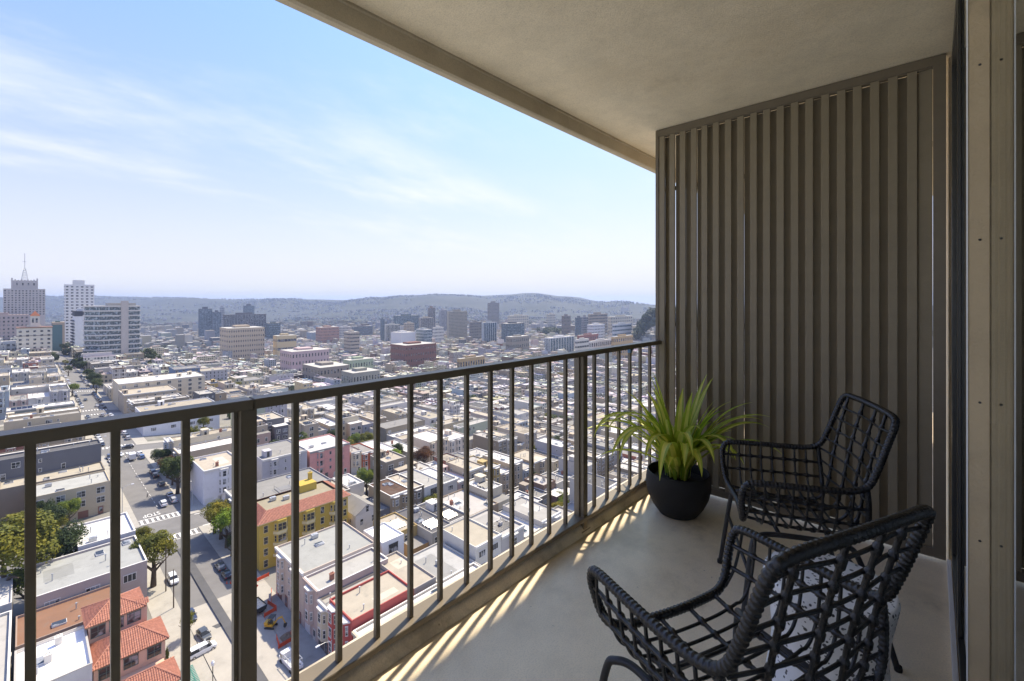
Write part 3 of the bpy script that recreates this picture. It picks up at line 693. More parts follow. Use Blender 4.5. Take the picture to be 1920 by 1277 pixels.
def house(h):
    """one individual building: walls with parapet, roof, cornice, bays, windows, roof furniture"""
    global HOUSES
    HOUSES += 1
    rg = random.Random(h['seed'])
    u0, u1, v0, v1 = h['u0']+.04, h['u1']-.04, h['v0']+.04, h['v1']-.04
    ext = None
    if h.get('front') == '+v' and v1-v0 > 13 and rg.random() < .6 and not h.get('hand'):
        d_ = rg.uniform(3, 5.5); ext = (v0, d_); v0 += d_
    uc, vc = (u0+u1)/2, (v0+v1)/2; a, c = (u1-u0)/2, (v1-v0)/2
    zg = max(gz(u0, v0), gz(u1, v0), gz(u0, v1), gz(u1, v1)) - .4 if h.get('flat') else gz(uc, vc)
    zb = min(gz(u0, v0), gz(u1, v0), gz(u0, v1), gz(u1, v1))-.8-zg
    top = h['h']; fl = max(1, round((top-1.2)/3.15)); fh = (top-1.0)/fl
    wall = PAL.get(h['wall'], h['wall']); roofc = ROOFS.get(h['roof'], h['roof'])
    f1, f2 = rg.uniform(.9, 1.08), rg.uniform(.85, 1.08)
    wall = tuple(min(.85, x*f1*rg.uniform(.985, 1.015)) for x in wall); roofc = tuple(min(.85, x*f2*rg.uniform(.99, 1.01)) for x in roofc)
    trim = h.get('trim') or ('white' if sum(wall) < 1.75 or rg.random() < .5 else rg.choice(['cream', 'grey', 'white', 'brown']))
    root = thing(h.get('name', 'row_house'), h['label'], h.get('cat', 'house'), (uc, vc, zg), 0, h.get('group', 'row houses on the slopes below the balcony'))
    pw, ph = .22, h.get('parapet', .45)
    b = MB(); zr = top-ph
    o = [(-a,-c), (a,-c), (a,c), (-a,c)]; i_ = [(-a+pw,-c+pw), (a-pw,-c+pw), (a-pw,c-pw), (-a+pw,c-pw)]
    b.add([(*p, zb) for p in o]+[(*p, top) for p in o]+[(*p, top) for p in i_]+[(*p, zr-.05) for p in i_],
          [(k, (k+1) % 4, 4+(k+1) % 4, 4+k) for k in range(4)]+[(4+k, 4+(k+1) % 4, 8+(k+1) % 4, 8+k) for k in range(4)]+[(8+k, 8+(k+1) % 4, 12+(k+1) % 4, 12+k) for k in range(4)])
    b.build('wall', MT['wall'], root, color=wall)
    rt = h.get('rooftype', 'flat')
    b = MB()
    if rt == 'flat':
        b.add([(-a+pw+.001, -c+pw+.001, zr), (a-pw-.001, -c+pw+.001, zr), (a-pw-.001, c-pw-.001, zr), (-a+pw+.001, c-pw-.001, zr)], [(0,1,2,3)])
        roof = b.build('roof', MT['roof'], root, color=roofc)
    elif rt == 'gable':    # ridge along v, gable end towards -v
        rh = a*.62
        b.add([(-a-.3,-c-.3,top-.1), (a+.3,-c-.3,top-.1), (a+.3,c+.3,top-.1), (-a-.3,c+.3,top-.1), (0,-c-.3,top+rh), (0,c+.3,top+rh)], [(0,4,5,3), (1,2,5,4), (3,5,2)])
        b.add([(-a-.3,-c-.3,top-.25), (a+.3,-c-.3,top-.25), (0,-c-.3,top+rh-.15), (-a-.3,-c-.3,top-.1), (a+.3,-c-.3,top-.1), (0,-c-.3,top+rh)], [(0,2,5,3), (1,4,5,2)])
        roof = b.build('roof', MT['roof'], root, color=roofc)
        b = MB(); b.add([(-a,-c,top-.1), (a,-c,top-.1), (0,-c,top+rh-.2)], [(0,1,2)]); b.build('gable', MT['wall'], root, color=wall)
        place_window('sash', root, '-v', 0, top+rh*.35, c, trim)
    if rt == 'flat' and rg.random() < .6:
        b = MB(); cw = .16
        for x0, x1, y0, y1 in ((-a-.05, a+.05, -c-.05, -c+pw+.03), (-a-.05, a+.05, c-pw-.03, c+.05), (-a-.05, -a+pw+.03, -c+pw+.031, c-pw-.031), (a-pw-.03, a+.05, -c+pw+.031, c-pw-.031)): b.box(x0, x1, y0, y1, top+.003, top+.09)
        b.build('coping', MT['trim'], root, color=rg.choice([(.68,.67,.64), (.6,.58,.54), (.74,.73,.7), (.2,.2,.2), (.42,.4,.37)]))
    if rt == 'flat' and rg.random() < .5 and a > 2.5:
        pa, pc = rg.uniform(.25, .6)*a, rg.uniform(.2, .5)*c; px_, py_ = rg.uniform(-1, 1)*(a-pa-.4), rg.uniform(-1, 1)*(c-pc-.4); f3 = rg.choice([.72, .82, 1.2, 1.35])
        b = MB(); b.box(px_-pa, px_+pa, py_-pc, py_+pc, zr-.02, zr+.012, 0, 'b'); b.build('roof_patch', MT['roof'], roof, color=tuple(min(.82, q*f3) for q in roofc))
    if ext:
        d_ = ext[1]; w_ = a*rg.uniform(.5, .95); x_ = (a-w_)*rg.choice([-1, 1]); ht = max(3.4, top-rg.choice([3.1, 3.1, 6.2]))
        b = MB(); b.box(x_-w_, x_+w_, -c-d_, -c-.003, zb, ht-.25, 0, 't'); b.box(x_-w_-.08, x_+w_+.08, -c-d_-.08, -c-.003, ht-.25, ht, 0, 't')
        ew = b.build('rear_extension', MT['wall'], root, color=tuple(q*rg.choice([.92, 1, 1.06]) for q in wall))
        b = MB(); b.add([(x_-w_-.07, -c-d_-.07, ht), (x_+w_+.07, -c-d_-.07, ht), (x_+w_+.07, -c-.004, ht), (x_-w_-.07, -c-.004, ht)], [(0,1,2,3)]); b.build('extension_roof', MT['roof'], root, color=ROOFS[rg.choice(list(ROOFS))])
        for L_ in range(max(0, int(ht/3.15)-2), int(ht/3.15)):
            for s_ in ((-.5, .5) if w_ > 2.2 else (0,)): put('window', WIN[rg.choice(['pair', 'sash', 'wide'])] if w_ > 2.6 or s_ == 0 else WIN['sash'], ew, (x_+s_*w_, -c-d_, L_*3.15+1.8), 0, TRIMS[trim])
    fr = h.get('front', '-v'); bays = h.get('bays', 0)
    span = {'-v': a, '+v': a, '-u': c, '+u': c}
    off = {'-v': c, '+v': c, '-u': a, '+u': a}
    faces = ['-v'] + (['-u'] if uc > 12 else ['+u'] if uc < -6 else [])
    lit = h.get('win', 'auto')
    rich = h.get('rich', 2)
    for f in faces:
        S, O = span[f], off[f]
        isfront = (f == fr)
        if isfront:
            if rt == 'flat' and h.get('cornice', True):
                b = MB()
                if f == '-v': b.box(-a+.02, a-.02, -c-.42, -c-.002, top-.42, top+.06); b.box(-a+.02, a-.02, -c-.22, -c-.002, top-.75, top-.42)
                else: b.box(-a-.42, -a-.002, -c+.02, c-.02, top-.42, top+.06); b.box(-a-.22, -a-.002, -c+.02, c-.02, top-.75, top-.42)
                b.build('cornice', MT['trim'], root, color=TRIMS[trim] if rg.random() < .75 else tuple(x*.8 for x in wall))
            nb = bays
            xs = [(-S+2*S*(k+.5)/nb) for k in range(nb)] if nb else []
            for x in xs:
                z0, z1 = fh+.25, top-.8; w2 = min(1.6, S/nb*.72); w1 = w2*.56; d = .95
                b = MB(); pts = [(x-w2, 0.0), (x-w1, -d), (x+w1, -d), (x+w2, 0.0)]
                P = [(q[0], -c+q[1]) for q in pts] if f == '-v' else [(-a+q[1], -q[0]) for q in pts]
                b.prism(P, z0, z1, 0, True, True)
                g_ = [(q[0]*1.0, q[1]*1.0) for q in P]
                bay = b.build('bay_window', MT['wall'], root, color=wall)
                b = MB(); ex = [(x-w2-.15, .0), (x-w1-.12, -d-.22), (x+w1+.12, -d-.22), (x+w2+.15, .0)]
                b.prism([(q[0], -c+q[1]) for q in ex] if f == '-v' else [(-a+q[1], -q[0]) for q in ex], z1, z1+.28, 0, True, True)
                b.build('cornice', MT['trim'], bay, color=TRIMS[trim])
                for L_ in range(1, fl):
                    zc = fh*L_+fh*.55
                    place_window('sash', bay, f, x, zc, O+d, trim)
                    for sg in (-1, 1):
                        mx, my = x+sg*(w1+w2)/2, -d/2
                        ang = ANG[f]+sg*math.atan2(d, (w2-w1))
                        q = (mx, -c+my) if f == '-v' else (-a+my, -mx)
                        o_ = put('window', WIN['small'], bay, (q[0], q[1], zc), ang, TRIMS[trim]); o_.scale = (.62, 1, 1.5)
            # plain windows between the bays
            if nb:
                gaps = [-S+2*S*k/nb for k in range(1, nb)] if S/nb > 2.3 else []
                kinds = ['small']
            else:
                n = max(1, int(2*S/h.get('pitch', 3.1))); gaps = [-S+2*S*(k+.5)/n for k in range(n)]; kinds = [h.get('wkind') or rg.choice(['sash', 'sash', 'pair', 'wide'])]
            for L_ in range(1, fl):
                for x in gaps: place_window(kinds[0], root, f, x, fh*L_+fh*.55, O, trim)
            # ground floor
            if rich > 1:
                for k, x in enumerate([-S*.45, S*.5] if S < 5.5 else [-S*.7, -S*.2, S*.3, S*.75]):
                    me = GARAGE if k % 2 == 0 else DOOR
                    q = {'-v': (x, -c), '-u': (-a, -x)}[f] if f in ('-v', '-u') else (a, x)
                    put('garage_door' if k % 2 == 0 else 'door', me, root, (q[0], q[1], max(0.05, gz(uc+q[0], vc+q[1])-zg+.15)), ANG[f], rg.choice([(.5,.48,.44), (.12,.1,.09), (.6,.6,.58), (.25,.12,.09)]))
        elif f == '-v':      # rear wall towards the viewer
            n = max(1, int(2*S/rg.uniform(2.8, 4.2)))
            kd = [rg.choice(['sash', 'pair', 'small', 'sash', 'wide']) for _ in range(n)]
            for L_ in range(max(0, fl-3), fl):
                for k in range(n):
                    if rg.random() < (.82 if fr == '+v' else .4 if h.get('solid') is None else h['solid']): place_window(kd[k], root, f, -S+2*S*(k+.5)/n, fh*L_+fh*.55, O, trim)
            if fr == '+v' and rg.random() < .3 and rich > 1:
                w = min(1.7, S*.6); x = rg.choice([-1, 1])*(S-w-.3)
                b = MB()
                for L_ in range(1, fl):
                    b.box(x-w, x+w, -c-1.6, -c-.01, fh*L_-.18, fh*L_); b.box(x-w, x+w, -c-1.6, -c-1.54, fh*L_+.85, fh*L_+.93)
                    for k in range(7): b.box(x-w+2*w*k/6-.03, x-w+2*w*k/6+.03, -c-1.59, -c-1.55, fh*L_, fh*L_+.85)
                for sx in (-1, 1): b.box(x+sx*w-.06, x+sx*w+.06, -c-1.58, -c-1.46, zb, fh*(fl-1)+.9)
                b.build('rear_porch', MT['trim'], root, color=rg.choice([(.5,.48,.45), (.3,.22,.15), (.66,.65,.62)]))
        else:                # party wall
            if rg.random() < .6:
                n = max(1, int(2*S/5))
                for k in range(n):
                    if rg.random() < .6: place_window(rg.choice(['small', 'sash']), root, f, -S+2*S*(k+.5)/n, fh*(fl-1)+fh*.55, O, trim)
    # things on the roof
    if rt == 'flat':
        A_, C_ = max(.3, a-1.5), max(.3, c-1.8)
        items = h.get('roofitems')
        if items is None:
            items = []
            if a > 2.6 and rg.random() < .28: items.append('pent')
            items += ['vent']*rg.choice([2, 3, 4, 5]) + (['sky']*rg.choice([1, 2, 3]) if rg.random() < .7 else []) + (['chim'] if rg.random() < .3 else []) + (['hvac'] if rg.random() < .15 else []) + (['solar'] if rg.random() < .1 else []) + (['deck'] if rg.random() < .1 and a > 3 else [])
        for it in items:
            x, y = rg.uniform(-A_, A_), rg.uniform(-C_, C_)
            if it == 'pent':
                x = max(-a+1.6, min(a-1.6, x)); y = max(-c+2.1, min(c-2.1, y))
                put('stair_penthouse', PENT, roof, (x, y, zr-.02), 0, tuple(min(.8, q*1.05) for q in wall))
            elif it == 'vent': put('vent_pipe', VENT, roof, (x, y, zr), 0, None, (1, 1, rg.uniform(.6, 1.5)))
            elif it == 'sky': put('skylight', SKYL, roof, (x, y, zr), rg.choice([0, math.pi/2]), (.7,.7,.7))
            elif it == 'chim': put('chimney', CHIM, roof, (x, y, zr), 0, rg.choice([(.5,.45,.38), (.3,.14,.1), wall]))
            elif it == 'hvac': put('roof_fan_unit', HVAC, roof, (x, y, zr), 0)
            elif it == 'solar':
                nx = max(1, int(A_*2/2)); 
                for k in range(min(nx, 4)):
                    for q in range(3): put('solar_panel', SOLAR, roof, (-A_+1+k*2.0, -C_+1.2+q*1.5, zr), 0)
            elif it == 'deck':
                b = MB(); w, d = min(2.4, a-.6), min(3, c-.6); b.box(-w, w, -c+.4, -c+.4+2*d, zr+.12, zr+.2)
                for k in range(9):
                    xx = -w+2*w*k/8; b.box(xx-.03, xx+.03, -c+.4, -c+.46, zr+.2, zr+1.15)
                b.box(-w, w, -c+.38, -c+.48, zr+1.15, zr+1.22)
                for sx in (-1, 1): b.box(sx*w-.04, sx*w+.04, -c+.48, -c+.4+2*d, zr+1.12, zr+1.19); b.box(sx*w-.04, sx*w+.04, -c+.32+2*d, -c+.4+2*d, zr+.2, zr+1.12)
                b.build('roof_deck', MT['trim'], roof, color=rg.choice([(.34,.26,.18), (.2,.2,.2), (.5,.45,.38)]))
    return root

# ================================================================== LOTS
ORD = ['first', 'second', 'third', 'fourth', 'fifth', 'sixth', 'seventh', 'eighth', 'ninth', 'tenth', 'eleventh', 'twelfth', 'thirteenth', 'fourteenth', 'fifteenth', 'sixteenth', 'seventeenth', 'eighteenth', 'nineteenth', 'twentieth', '21st', '22nd', '23rd', '24th', '25th']
LOTS = []; TAKEN = []
def free(u0, u1, v0, v1):
    return not any(u0 < b-.05 and u1 > a+.05 and v0 < d-.05 and v1 > c+.05 for a, b, c, d in TAKEN)
rgL = random.Random(5)
def pick(): return rgL.choices(list(PAL), PW)[0], rgL.choices(list(ROOFS), RWT)[0]
def add_lot(u0, u1, v0, v1, hh, front, phrase, n, k, **kw):
    if not free(u0, u1, v0, v1): return
    w, r = pick()
    if k > 0 and rgL.random() < .35: w = rgL.choice(['white', 'cream', 'pale grey', 'beige'])
    LOTS.append(dict(u0=u0, u1=u1, v0=v0, v1=v1, h=hh, wall=w, roof=r, front=front, phrase=phrase, n=n, bays=kw.pop('bays', rgL.choice([1, 2, 2, 0]) if (u1-u0) > 6.5 or front in ('-u', '+u') else 1), seed=len(LOTS)+100, **kw))
def floors_h(lo=2, hi=4):
    n = rgL.choices([2, 3, 4, 5], [22, 46, 26, 6])[0]; return n*3.15+rgL.uniform(1.0, 1.9)
def row_u(u0, u1, v0, v1, front, phrase, depth_j=3.0, gap=.03):
    u = u0; n = 0; k = 0 if u0 < 160 else 1
    while u < u1-4:
        w = rgL.choices([6.4, 7.6, 9.2, 12.5, 16], [18, 45, 20, 12, 5])[0]
        if u+w > u1-3.5: w = u1-u
        if rgL.random() > gap:
            d = rgL.uniform(0, depth_j)
            if front == '-v': add_lot(u, u+w, v0, v1-d, floors_h(), front, phrase, n, k)
            else: add_lot(u, u+w, v0+d, v1, floors_h(), front, phrase, n, k)
            n += 1
        u += w
def row_v(u0, u1, v0, v1, front, phrase):
    v = v0; n = 0; k = 0 if u0 < 160 else 1
    while v < v1-4:
        w = rgL.choice([7.6, 7.6, 9, 11, 14])
        if v+w > v1-3.5: w = v1-v
        d = rgL.uniform(0, 4)
        if front == '-u': add_lot(u0, u1-d, v, v+w, floors_h(), front, phrase, n, k)
        else: add_lot(u0+d, u1, v, v+w, floors_h(), front, phrase, n, k)
        n += 1; v += w
# ================================================================== NAMED BUILDINGS CLOSE BY
def hand(u0, u1, v0, v1, hh, wall, roof, front, label, **kw):
    TAKEN.append((u0, u1, v0, v1))
    LOTS.append(dict(u0=u0, u1=u1, v0=v0, v1=v1, h=hh, wall=wall, roof=roof, front=front, label=label, seed=len(LOTS)+500, hand=True, bays=kw.pop('bays', 0), **kw))
# right-hand side of the long street, before the first cross street
hand(43, 74, 69, 81.5, 11.5, 'cream', 'white', '-u', 'cream house with white roof and long dark skylights, next to the red house', bays=2, roofitems=['sky', 'sky', 'sky', 'sky', 'vent', 'vent', 'solar'])
hand(43, 57, 82, 91.5, 12.6, (.40,.085,.075), 'beige', '-u', 'tall red house with a blank red side wall and beige roof', bays=2, solid=0, roofitems=['vent', 'vent'], cornice=False)
hand(43, 58, 91.5, 96.5, 10.4, 'cream', 'light grey', '-u', 'narrow cream house with bays squeezed in beside the red house', bays=1, roofitems=['vent'])
hand(43, 60, 96.5, 104, 12.0, (.50,.40,.36), 'light grey', '-u', 'dusty pink house with white roof edge beside the narrow cream house', bays=1, roofitems=['vent', 'vent', 'chim'])
hand(43, 61, 104, 120.5, 12.6, (.56,.47,.40), (.33,.335,.32), '-u', 'wide beige house with rounded bays and pale scalloped parapet above the road works', bays=2, roofitems=['vent', 'vent', 'vent', 'sky', 'hvac'])
hand(62, 68.5, 102.5, 112, 13.4, (.74,.74,.75), (.82,.82,.82), '-v', 'white cubic modern house with flat bright white roof among grey roofs', wkind='modern', pitch=4, cornice=False, roofitems=['vent'], trim='dark')
hand(58, 64, 83, 99, 12.0, (.40,.37,.33), 'beige', '-v', 'grey box extension with beige roof behind the red house', cornice=False, roofitems=['vent'], solid=.2)
hand(64.5, 76, 75, 97, 11.0, (.50,.49,.46), (.40,.40,.395), '-v', 'low building with big streaky grey roof and pale parapets', cornice=False, roofitems=['vent', 'vent', 'vent', 'hvac'])
hand(44, 71, 149.5, 166, 13.2, (.33,.33,.335), 'grey', '-u', 'dark grey corner house with glazed roof terrace behind the yellow building', bays=1, roofitems=['deck', 'vent', 'sky'], solid=.3)
# the alley row
hand(70, 78, 131, 144, 8.5, 'white', 'grey', '-v', 'small white gabled house at the end of the alley row', rooftype='gable', wkind='sash')
hand(78.2, 82, 131, 143, 7.5, 'slate grey', 'grey', '-v', 'low slate grey house squeezed beside the white gabled house', wkind='small', cornice=False)
hand(82.2, 90, 131, 145, 11.4, 'tan', 'brown' if False else (.12,.07,.05), '-v', 'tan bay-windowed house with brown roof and two skylights on the alley', bays=2, roofitems=['sky', 'sky'], parapet=.2)
hand(90.2, 95.6, 131, 147, 11.6, 'taupe', 'beige', '-v', 'taupe house with one rounded bay beside the tan alley house', bays=1, roofitems=['sky', 'vent'])
hand(95.8, 104, 131, 149, 11.0, (.72,.71,.69), 'light grey', '-v', 'white modern house with one large black window wall on the alley', wkind='modern', pitch=8, cornice=False, trim='dark', roofitems=['vent', 'vent'])
hand(104.2, 111, 131, 148, 11.2, 'white', 'white', '-v', 'white house with glass-railed roof deck on the alley', wkind='wide', pitch=3.4, roofitems=['deck', 'vent'])
hand(111.2, 116.5, 131, 148, 10.6, 'pink', 'white', '-v', 'narrow pale pink house after the roof-deck house on the alley', wkind='pair', pitch=3)
hand(116, 127, 103, 115, 8.5, 'slate grey', (.62,.62,.62), '-v', 'charcoal house with walled roof terrace among the white roofs', wkind='modern', pitch=3.4, cornice=False, trim='dark', roofitems=['deck', 'vent', 'sky'])
# far side of the first cross street
F1 = 187.5
hand(43, 55.5, F1, 206, 12.6, (.62,.63,.66), 'beige', '-v', 'pale corner house with one bay stack and beige roof, behind the crosswalk', bays=1, roofitems=['sky', 'vent', 'vent', 'chim'])
hand(62, 79, F1, 208, 13.2, 'lavender grey', 'grey', '-v', 'lavender grey apartment house with curved roofline beside the pink building', bays=2, roofitems=['pent', 'vent', 'vent', 'vent'])
hand(80, 97.5, F1, 207, 13.2, (.66,.33,.29), (.62,.62,.62), '-v', 'salmon pink apartment building with fire escape and pale roof', bays=2, trim=(.45,.2,.18) and 'grey', roofitems=['hvac', 'sky', 'vent'])
hand(98, 103, F1, 203, 9.5, 'cream', 'light grey', '-v', 'narrow cream house between the pink building and the orange house', bays=1)
hand(103, 110, F1, 202, 9.2, (.52,.15,.075), 'grey', '-v', 'burnt orange house with two bays and grey roof', bays=2, roofitems=['vent'])
hand(110, 121, F1, 208, 8.8, 'white', (.66,.67,.68), '-v', 'low white house with pale roof beside the orange house', wkind='wide', roofitems=['vent', 'vent', 'sky'])
hand(140, 152.5, F1, 206, 13.0, (.66,.55,.44), 'white', '-v', 'ornate cream apartment house with four bay stacks near the second avenue', bays=3, roofitems=['vent', 'vent'])
hand(152.7, 166, F1, 206, 13.6, (.68,.60,.50), 'white', '-v', 'ornate cream corner house with domed parapet on the second avenue', bays=3, roofitems=['pent', 'vent'])
hand(43, 62, 243, 252.5, 11.2, 'pale blue', 'white', '-u', 'pale blue house with white roof above the shrubs on the long street', bays=1, solid=.85)
hand(43, 78, 305, 331, 13.4, (.70,.70,.71), 'beige', '-v', 'white building with charcoal panels and cluttered roof on the third corner', wkind='wide', pitch=7, cornice=False, roofitems=['hvac', 'hvac', 'sky', 'pent', 'vent', 'sky', 'deck'])
hand(43, 92, 397, 425, 19.5, 'cream', 'white', '-v', 'large cream apartment block with white roof below the glass-banded tower', wkind='pair', pitch=5.5, roofitems=['pent', 'pent', 'hvac', 'vent', 'vent'], name='apartment_block', cat='apartment block', group='apartment blocks in the city')
hand(43, 70, 372, 396, 14, 'beige', 'beige', '-v', 'beige apartment block with rooftop huts in front of the large cream block', wkind='sash', pitch=4, roofitems=['pent', 'hvac', 'vent'], name='apartment_block', cat='apartment block', group='apartment blocks in the city')
hand(92, 112, 500, 520, 19, (.13,.20,.32), 'grey', '-v', 'deep blue apartment block beside the grey one above the trees', wkind='pair', pitch=4, name='apartment_block', cat='apartment block', group='apartment blocks in the city')
hand(112.2, 134, 498, 518, 20, 'lavender grey', 'beige', '-v', 'tall lavender grey apartment block beside the deep blue one', wkind='sash', pitch=3, name='apartment_block', cat='apartment block', group='apartment blocks in the city')
# left-hand side of the long street
hand(-1, 8, 104, 117.5, 11.6, (.70,.68,.62), (.86,.86,.85), '-v', 'white terrace building with bright white roof beside the red tiled villa', wkind='small', cornice=False, roofitems=['chim', 'chim', 'sky', 'vent'], solid=.2)
hand(-1, 13.6, 121.2, 133, 10.0, (.34,.25,.21), (.24,.135,.09), '-v', 'building with flat brown roof behind the red tiled villa', wkind='small', cornice=False, roofitems=['sky', 'vent', 'vent'], solid=.2)
hand(1, 19.6, 133.4, 150, 12.0, (.42,.36,.34), (.33,.345,.34), '-v', 'mauve grey building with green-grey roof beside the street tree', wkind='wide', pitch=6, cornice=False, roofitems=['sky', 'sky', 'vent', 'vent', 'vent', 'vent'])
hand(9, 19.8, 151, 166, 12.4, (.50,.51,.54), (.72,.72,.72), '-v', 'building with stained white roof at the near corner of first cross street', wkind='small', cornice=False, roofitems=['hvac', 'vent', 'vent', 'vent'], solid=.1)
hand(-18, -1.5, 138, 153, 10.5, (.60,.60,.60), 'white', '-v', 'white house with a row of solar panels beside the big tree', wkind='wide', cornice=False, roofitems=['solar', 'vent'])
hand(-16, -1.5, 96, 134, 11.4, (.52,.50,.46), 'light grey', '-v', 'long pale grey building with plain roof left of the white terrace', wkind='wide', cornice=False, roofitems=['sky', 'vent', 'vent'], solid=.5)
hand(1, 20, 203, 217, 10.4, (.50,.42,.30), (.36,.365,.35), '-v', 'tan house with green-grey roof behind the big trees', wkind='pair', pitch=4.2, cornice=False, roofitems=['sky', 'hvac', 'vent', 'vent', 'vent'])
hand(-12, 20, 250, 262, 12.2, 'taupe', 'white', '-v', 'long taupe house with white bay windows and solar panels on the left pavement', bays=5, trim='white', roofitems=['solar', 'vent', 'vent'])
hand(-6, 20, 333, 345, 11.5, 'cream', 'cream' if False else 'beige', '-v', 'cream side-walled house with few small windows on the left pavement', wkind='pair', pitch=6, cornice=False)
hand(-6, 20, 355, 366, 12, (.24,.26,.24), 'white', '-v', 'dark green-grey house with white roof two doors past the cream house', wkind='pair', pitch=4.4)

# special plots kept clear of ordinary houses
for r_ in ((43, 70, 121, 149.4), (-20, 20, 95, 121.2), (-20, 9, 150, 167), (56, 62, 187, 207)): TAKEN.append(r_)
# ================================================================== ORDINARY BLOCKS
CROSS = {1: 'first', 2: 'second', 3: 'third', 4: 'fourth', 5: 'fifth', 6: 'sixth'}
for k, su in enumerate(SU[:-1]):
    bu0, bu1 = su+HU, SU[k+1]-HU
    blk = {5: '', 4: ', left of the long street', 6: ', second block', 7: ', third block', 8: ', fourth block'}.get(k, ', block %d' % k)
    for j in range(len(SV)-1):
        bv0, bv1 = SV[j]+HV, SV[j+1]-HV
        q = [proj(x, y, gz(x, y)) for x in (bu0, bu1) for y in (bv0, bv1)]
        q = [x for x in q if x]
        if not q or max(x[0] for x in q) < -200 or min(x[0] for x in q) > 1420: continue
        cn, cn2 = CROSS.get(j, 'far'), CROSS.get(j+1, 'far')
        if j == 0:
            if k == 5:
                row_u(77, bu1, 84, 100, '-v', 'in the row below the balcony'); row_u(70, bu1, 102.5, 121, '+v', 'backing the alley below the balcony')
                row_u(117, bu1, 131, 148.5, '-v', 'along the far side of the alley'); row_u(72, bu1, 149, 166.6, '+v', 'along near side of first cross street')
            else:
                row_u(bu0, bu1, bv0, bv0+22, '-v', 'in the row below the balcony'+blk); row_u(bu0, bu1, bv0+26, bv0+46, '+v', 'backing the alley'+blk)
                row_u(bu0, bu1, bv0+53, bv0+72, '-v', 'along far side of the alley'+blk); row_u(bu0, bu1, bv1-24, bv1, '+v', 'along near side of first cross street'+blk)
            continue
        d = rgL.uniform(21, 25)
        row_u(bu0, bu1, bv0, bv0+d, '-v', 'along far side of %s cross street%s' % (cn, blk))
        row_u(bu0, bu1, bv1-d, bv1, '+v', 'along near side of %s cross street%s' % (cn2, blk))
        row_v(bu0, bu0+27, bv0+d+.5, bv1-d-.5, '-u', 'facing the avenue past %s cross street%s' % (cn, blk))
        row_v(bu1-27, bu1, bv0+d+.5, bv1-d-.5, '+u', 'backing the avenue past %s cross street%s' % (cn, blk))
        if rgL.random() < .75: row_u(bu0+30, bu1-30, bv0+d+9, bv1-d-6, '-v', 'mid-block past %s cross street%s' % (cn, blk), 4, .2)
# rank by size in view
for h in LOTS:
    uc, vc = (h['u0']+h['u1'])/2, (h['v0']+h['v1'])/2; z = gz(uc, vc)
    q = proj(uc, vc, z+h['h']*.7); h['px'] = q
    if q is None: h['score'] = -1; continue
    h['score'] = (h['u1']-h['u0']+h['v1']-h['v0'])*h['h']/q[2]**2
    if not (-40 < q[0] < 1262 and 560 < q[1] < 1330): h['score'] = -1
    if q[0] > 560 and q[1] > 1300-.62*(q[0]-560): h['score'] = -1
    if h.get('hand'): h['score'] = 9
order = sorted(LOTS, key=lambda h: -h['score'])
near = [h for h in order[:300] if h['score'] > 0]
nset = set(id(h) for h in near)
far = [h for h in LOTS if id(h) not in nset and h['px'] and -260 < h['px'][0] < 1500]
for h in near:
    if not h.get('label'):
        fl = max(1, round((h['h']-1.2)/3.15))
        h['label'] = '%s %s-storey house, %s roof, %s %s' % (h['wall'], WORDS[fl], h['roof'], ORD[min(h['n'], 24)], h['phrase'])
        if len(h['label'].split()) > 16: h['label'] = '%s house, %s roof, %s %s' % (h['wall'], h['roof'], ORD[min(h['n'], 24)], h['phrase'].replace('along ', '').replace('left of the long street', 'villa side').replace('mid-block past', 'mid-block,').replace('facing the ', 'on ').replace('backing the ', 'behind '))
    if h['px'][2] > 230: h['rich'] = 1
    house(h)
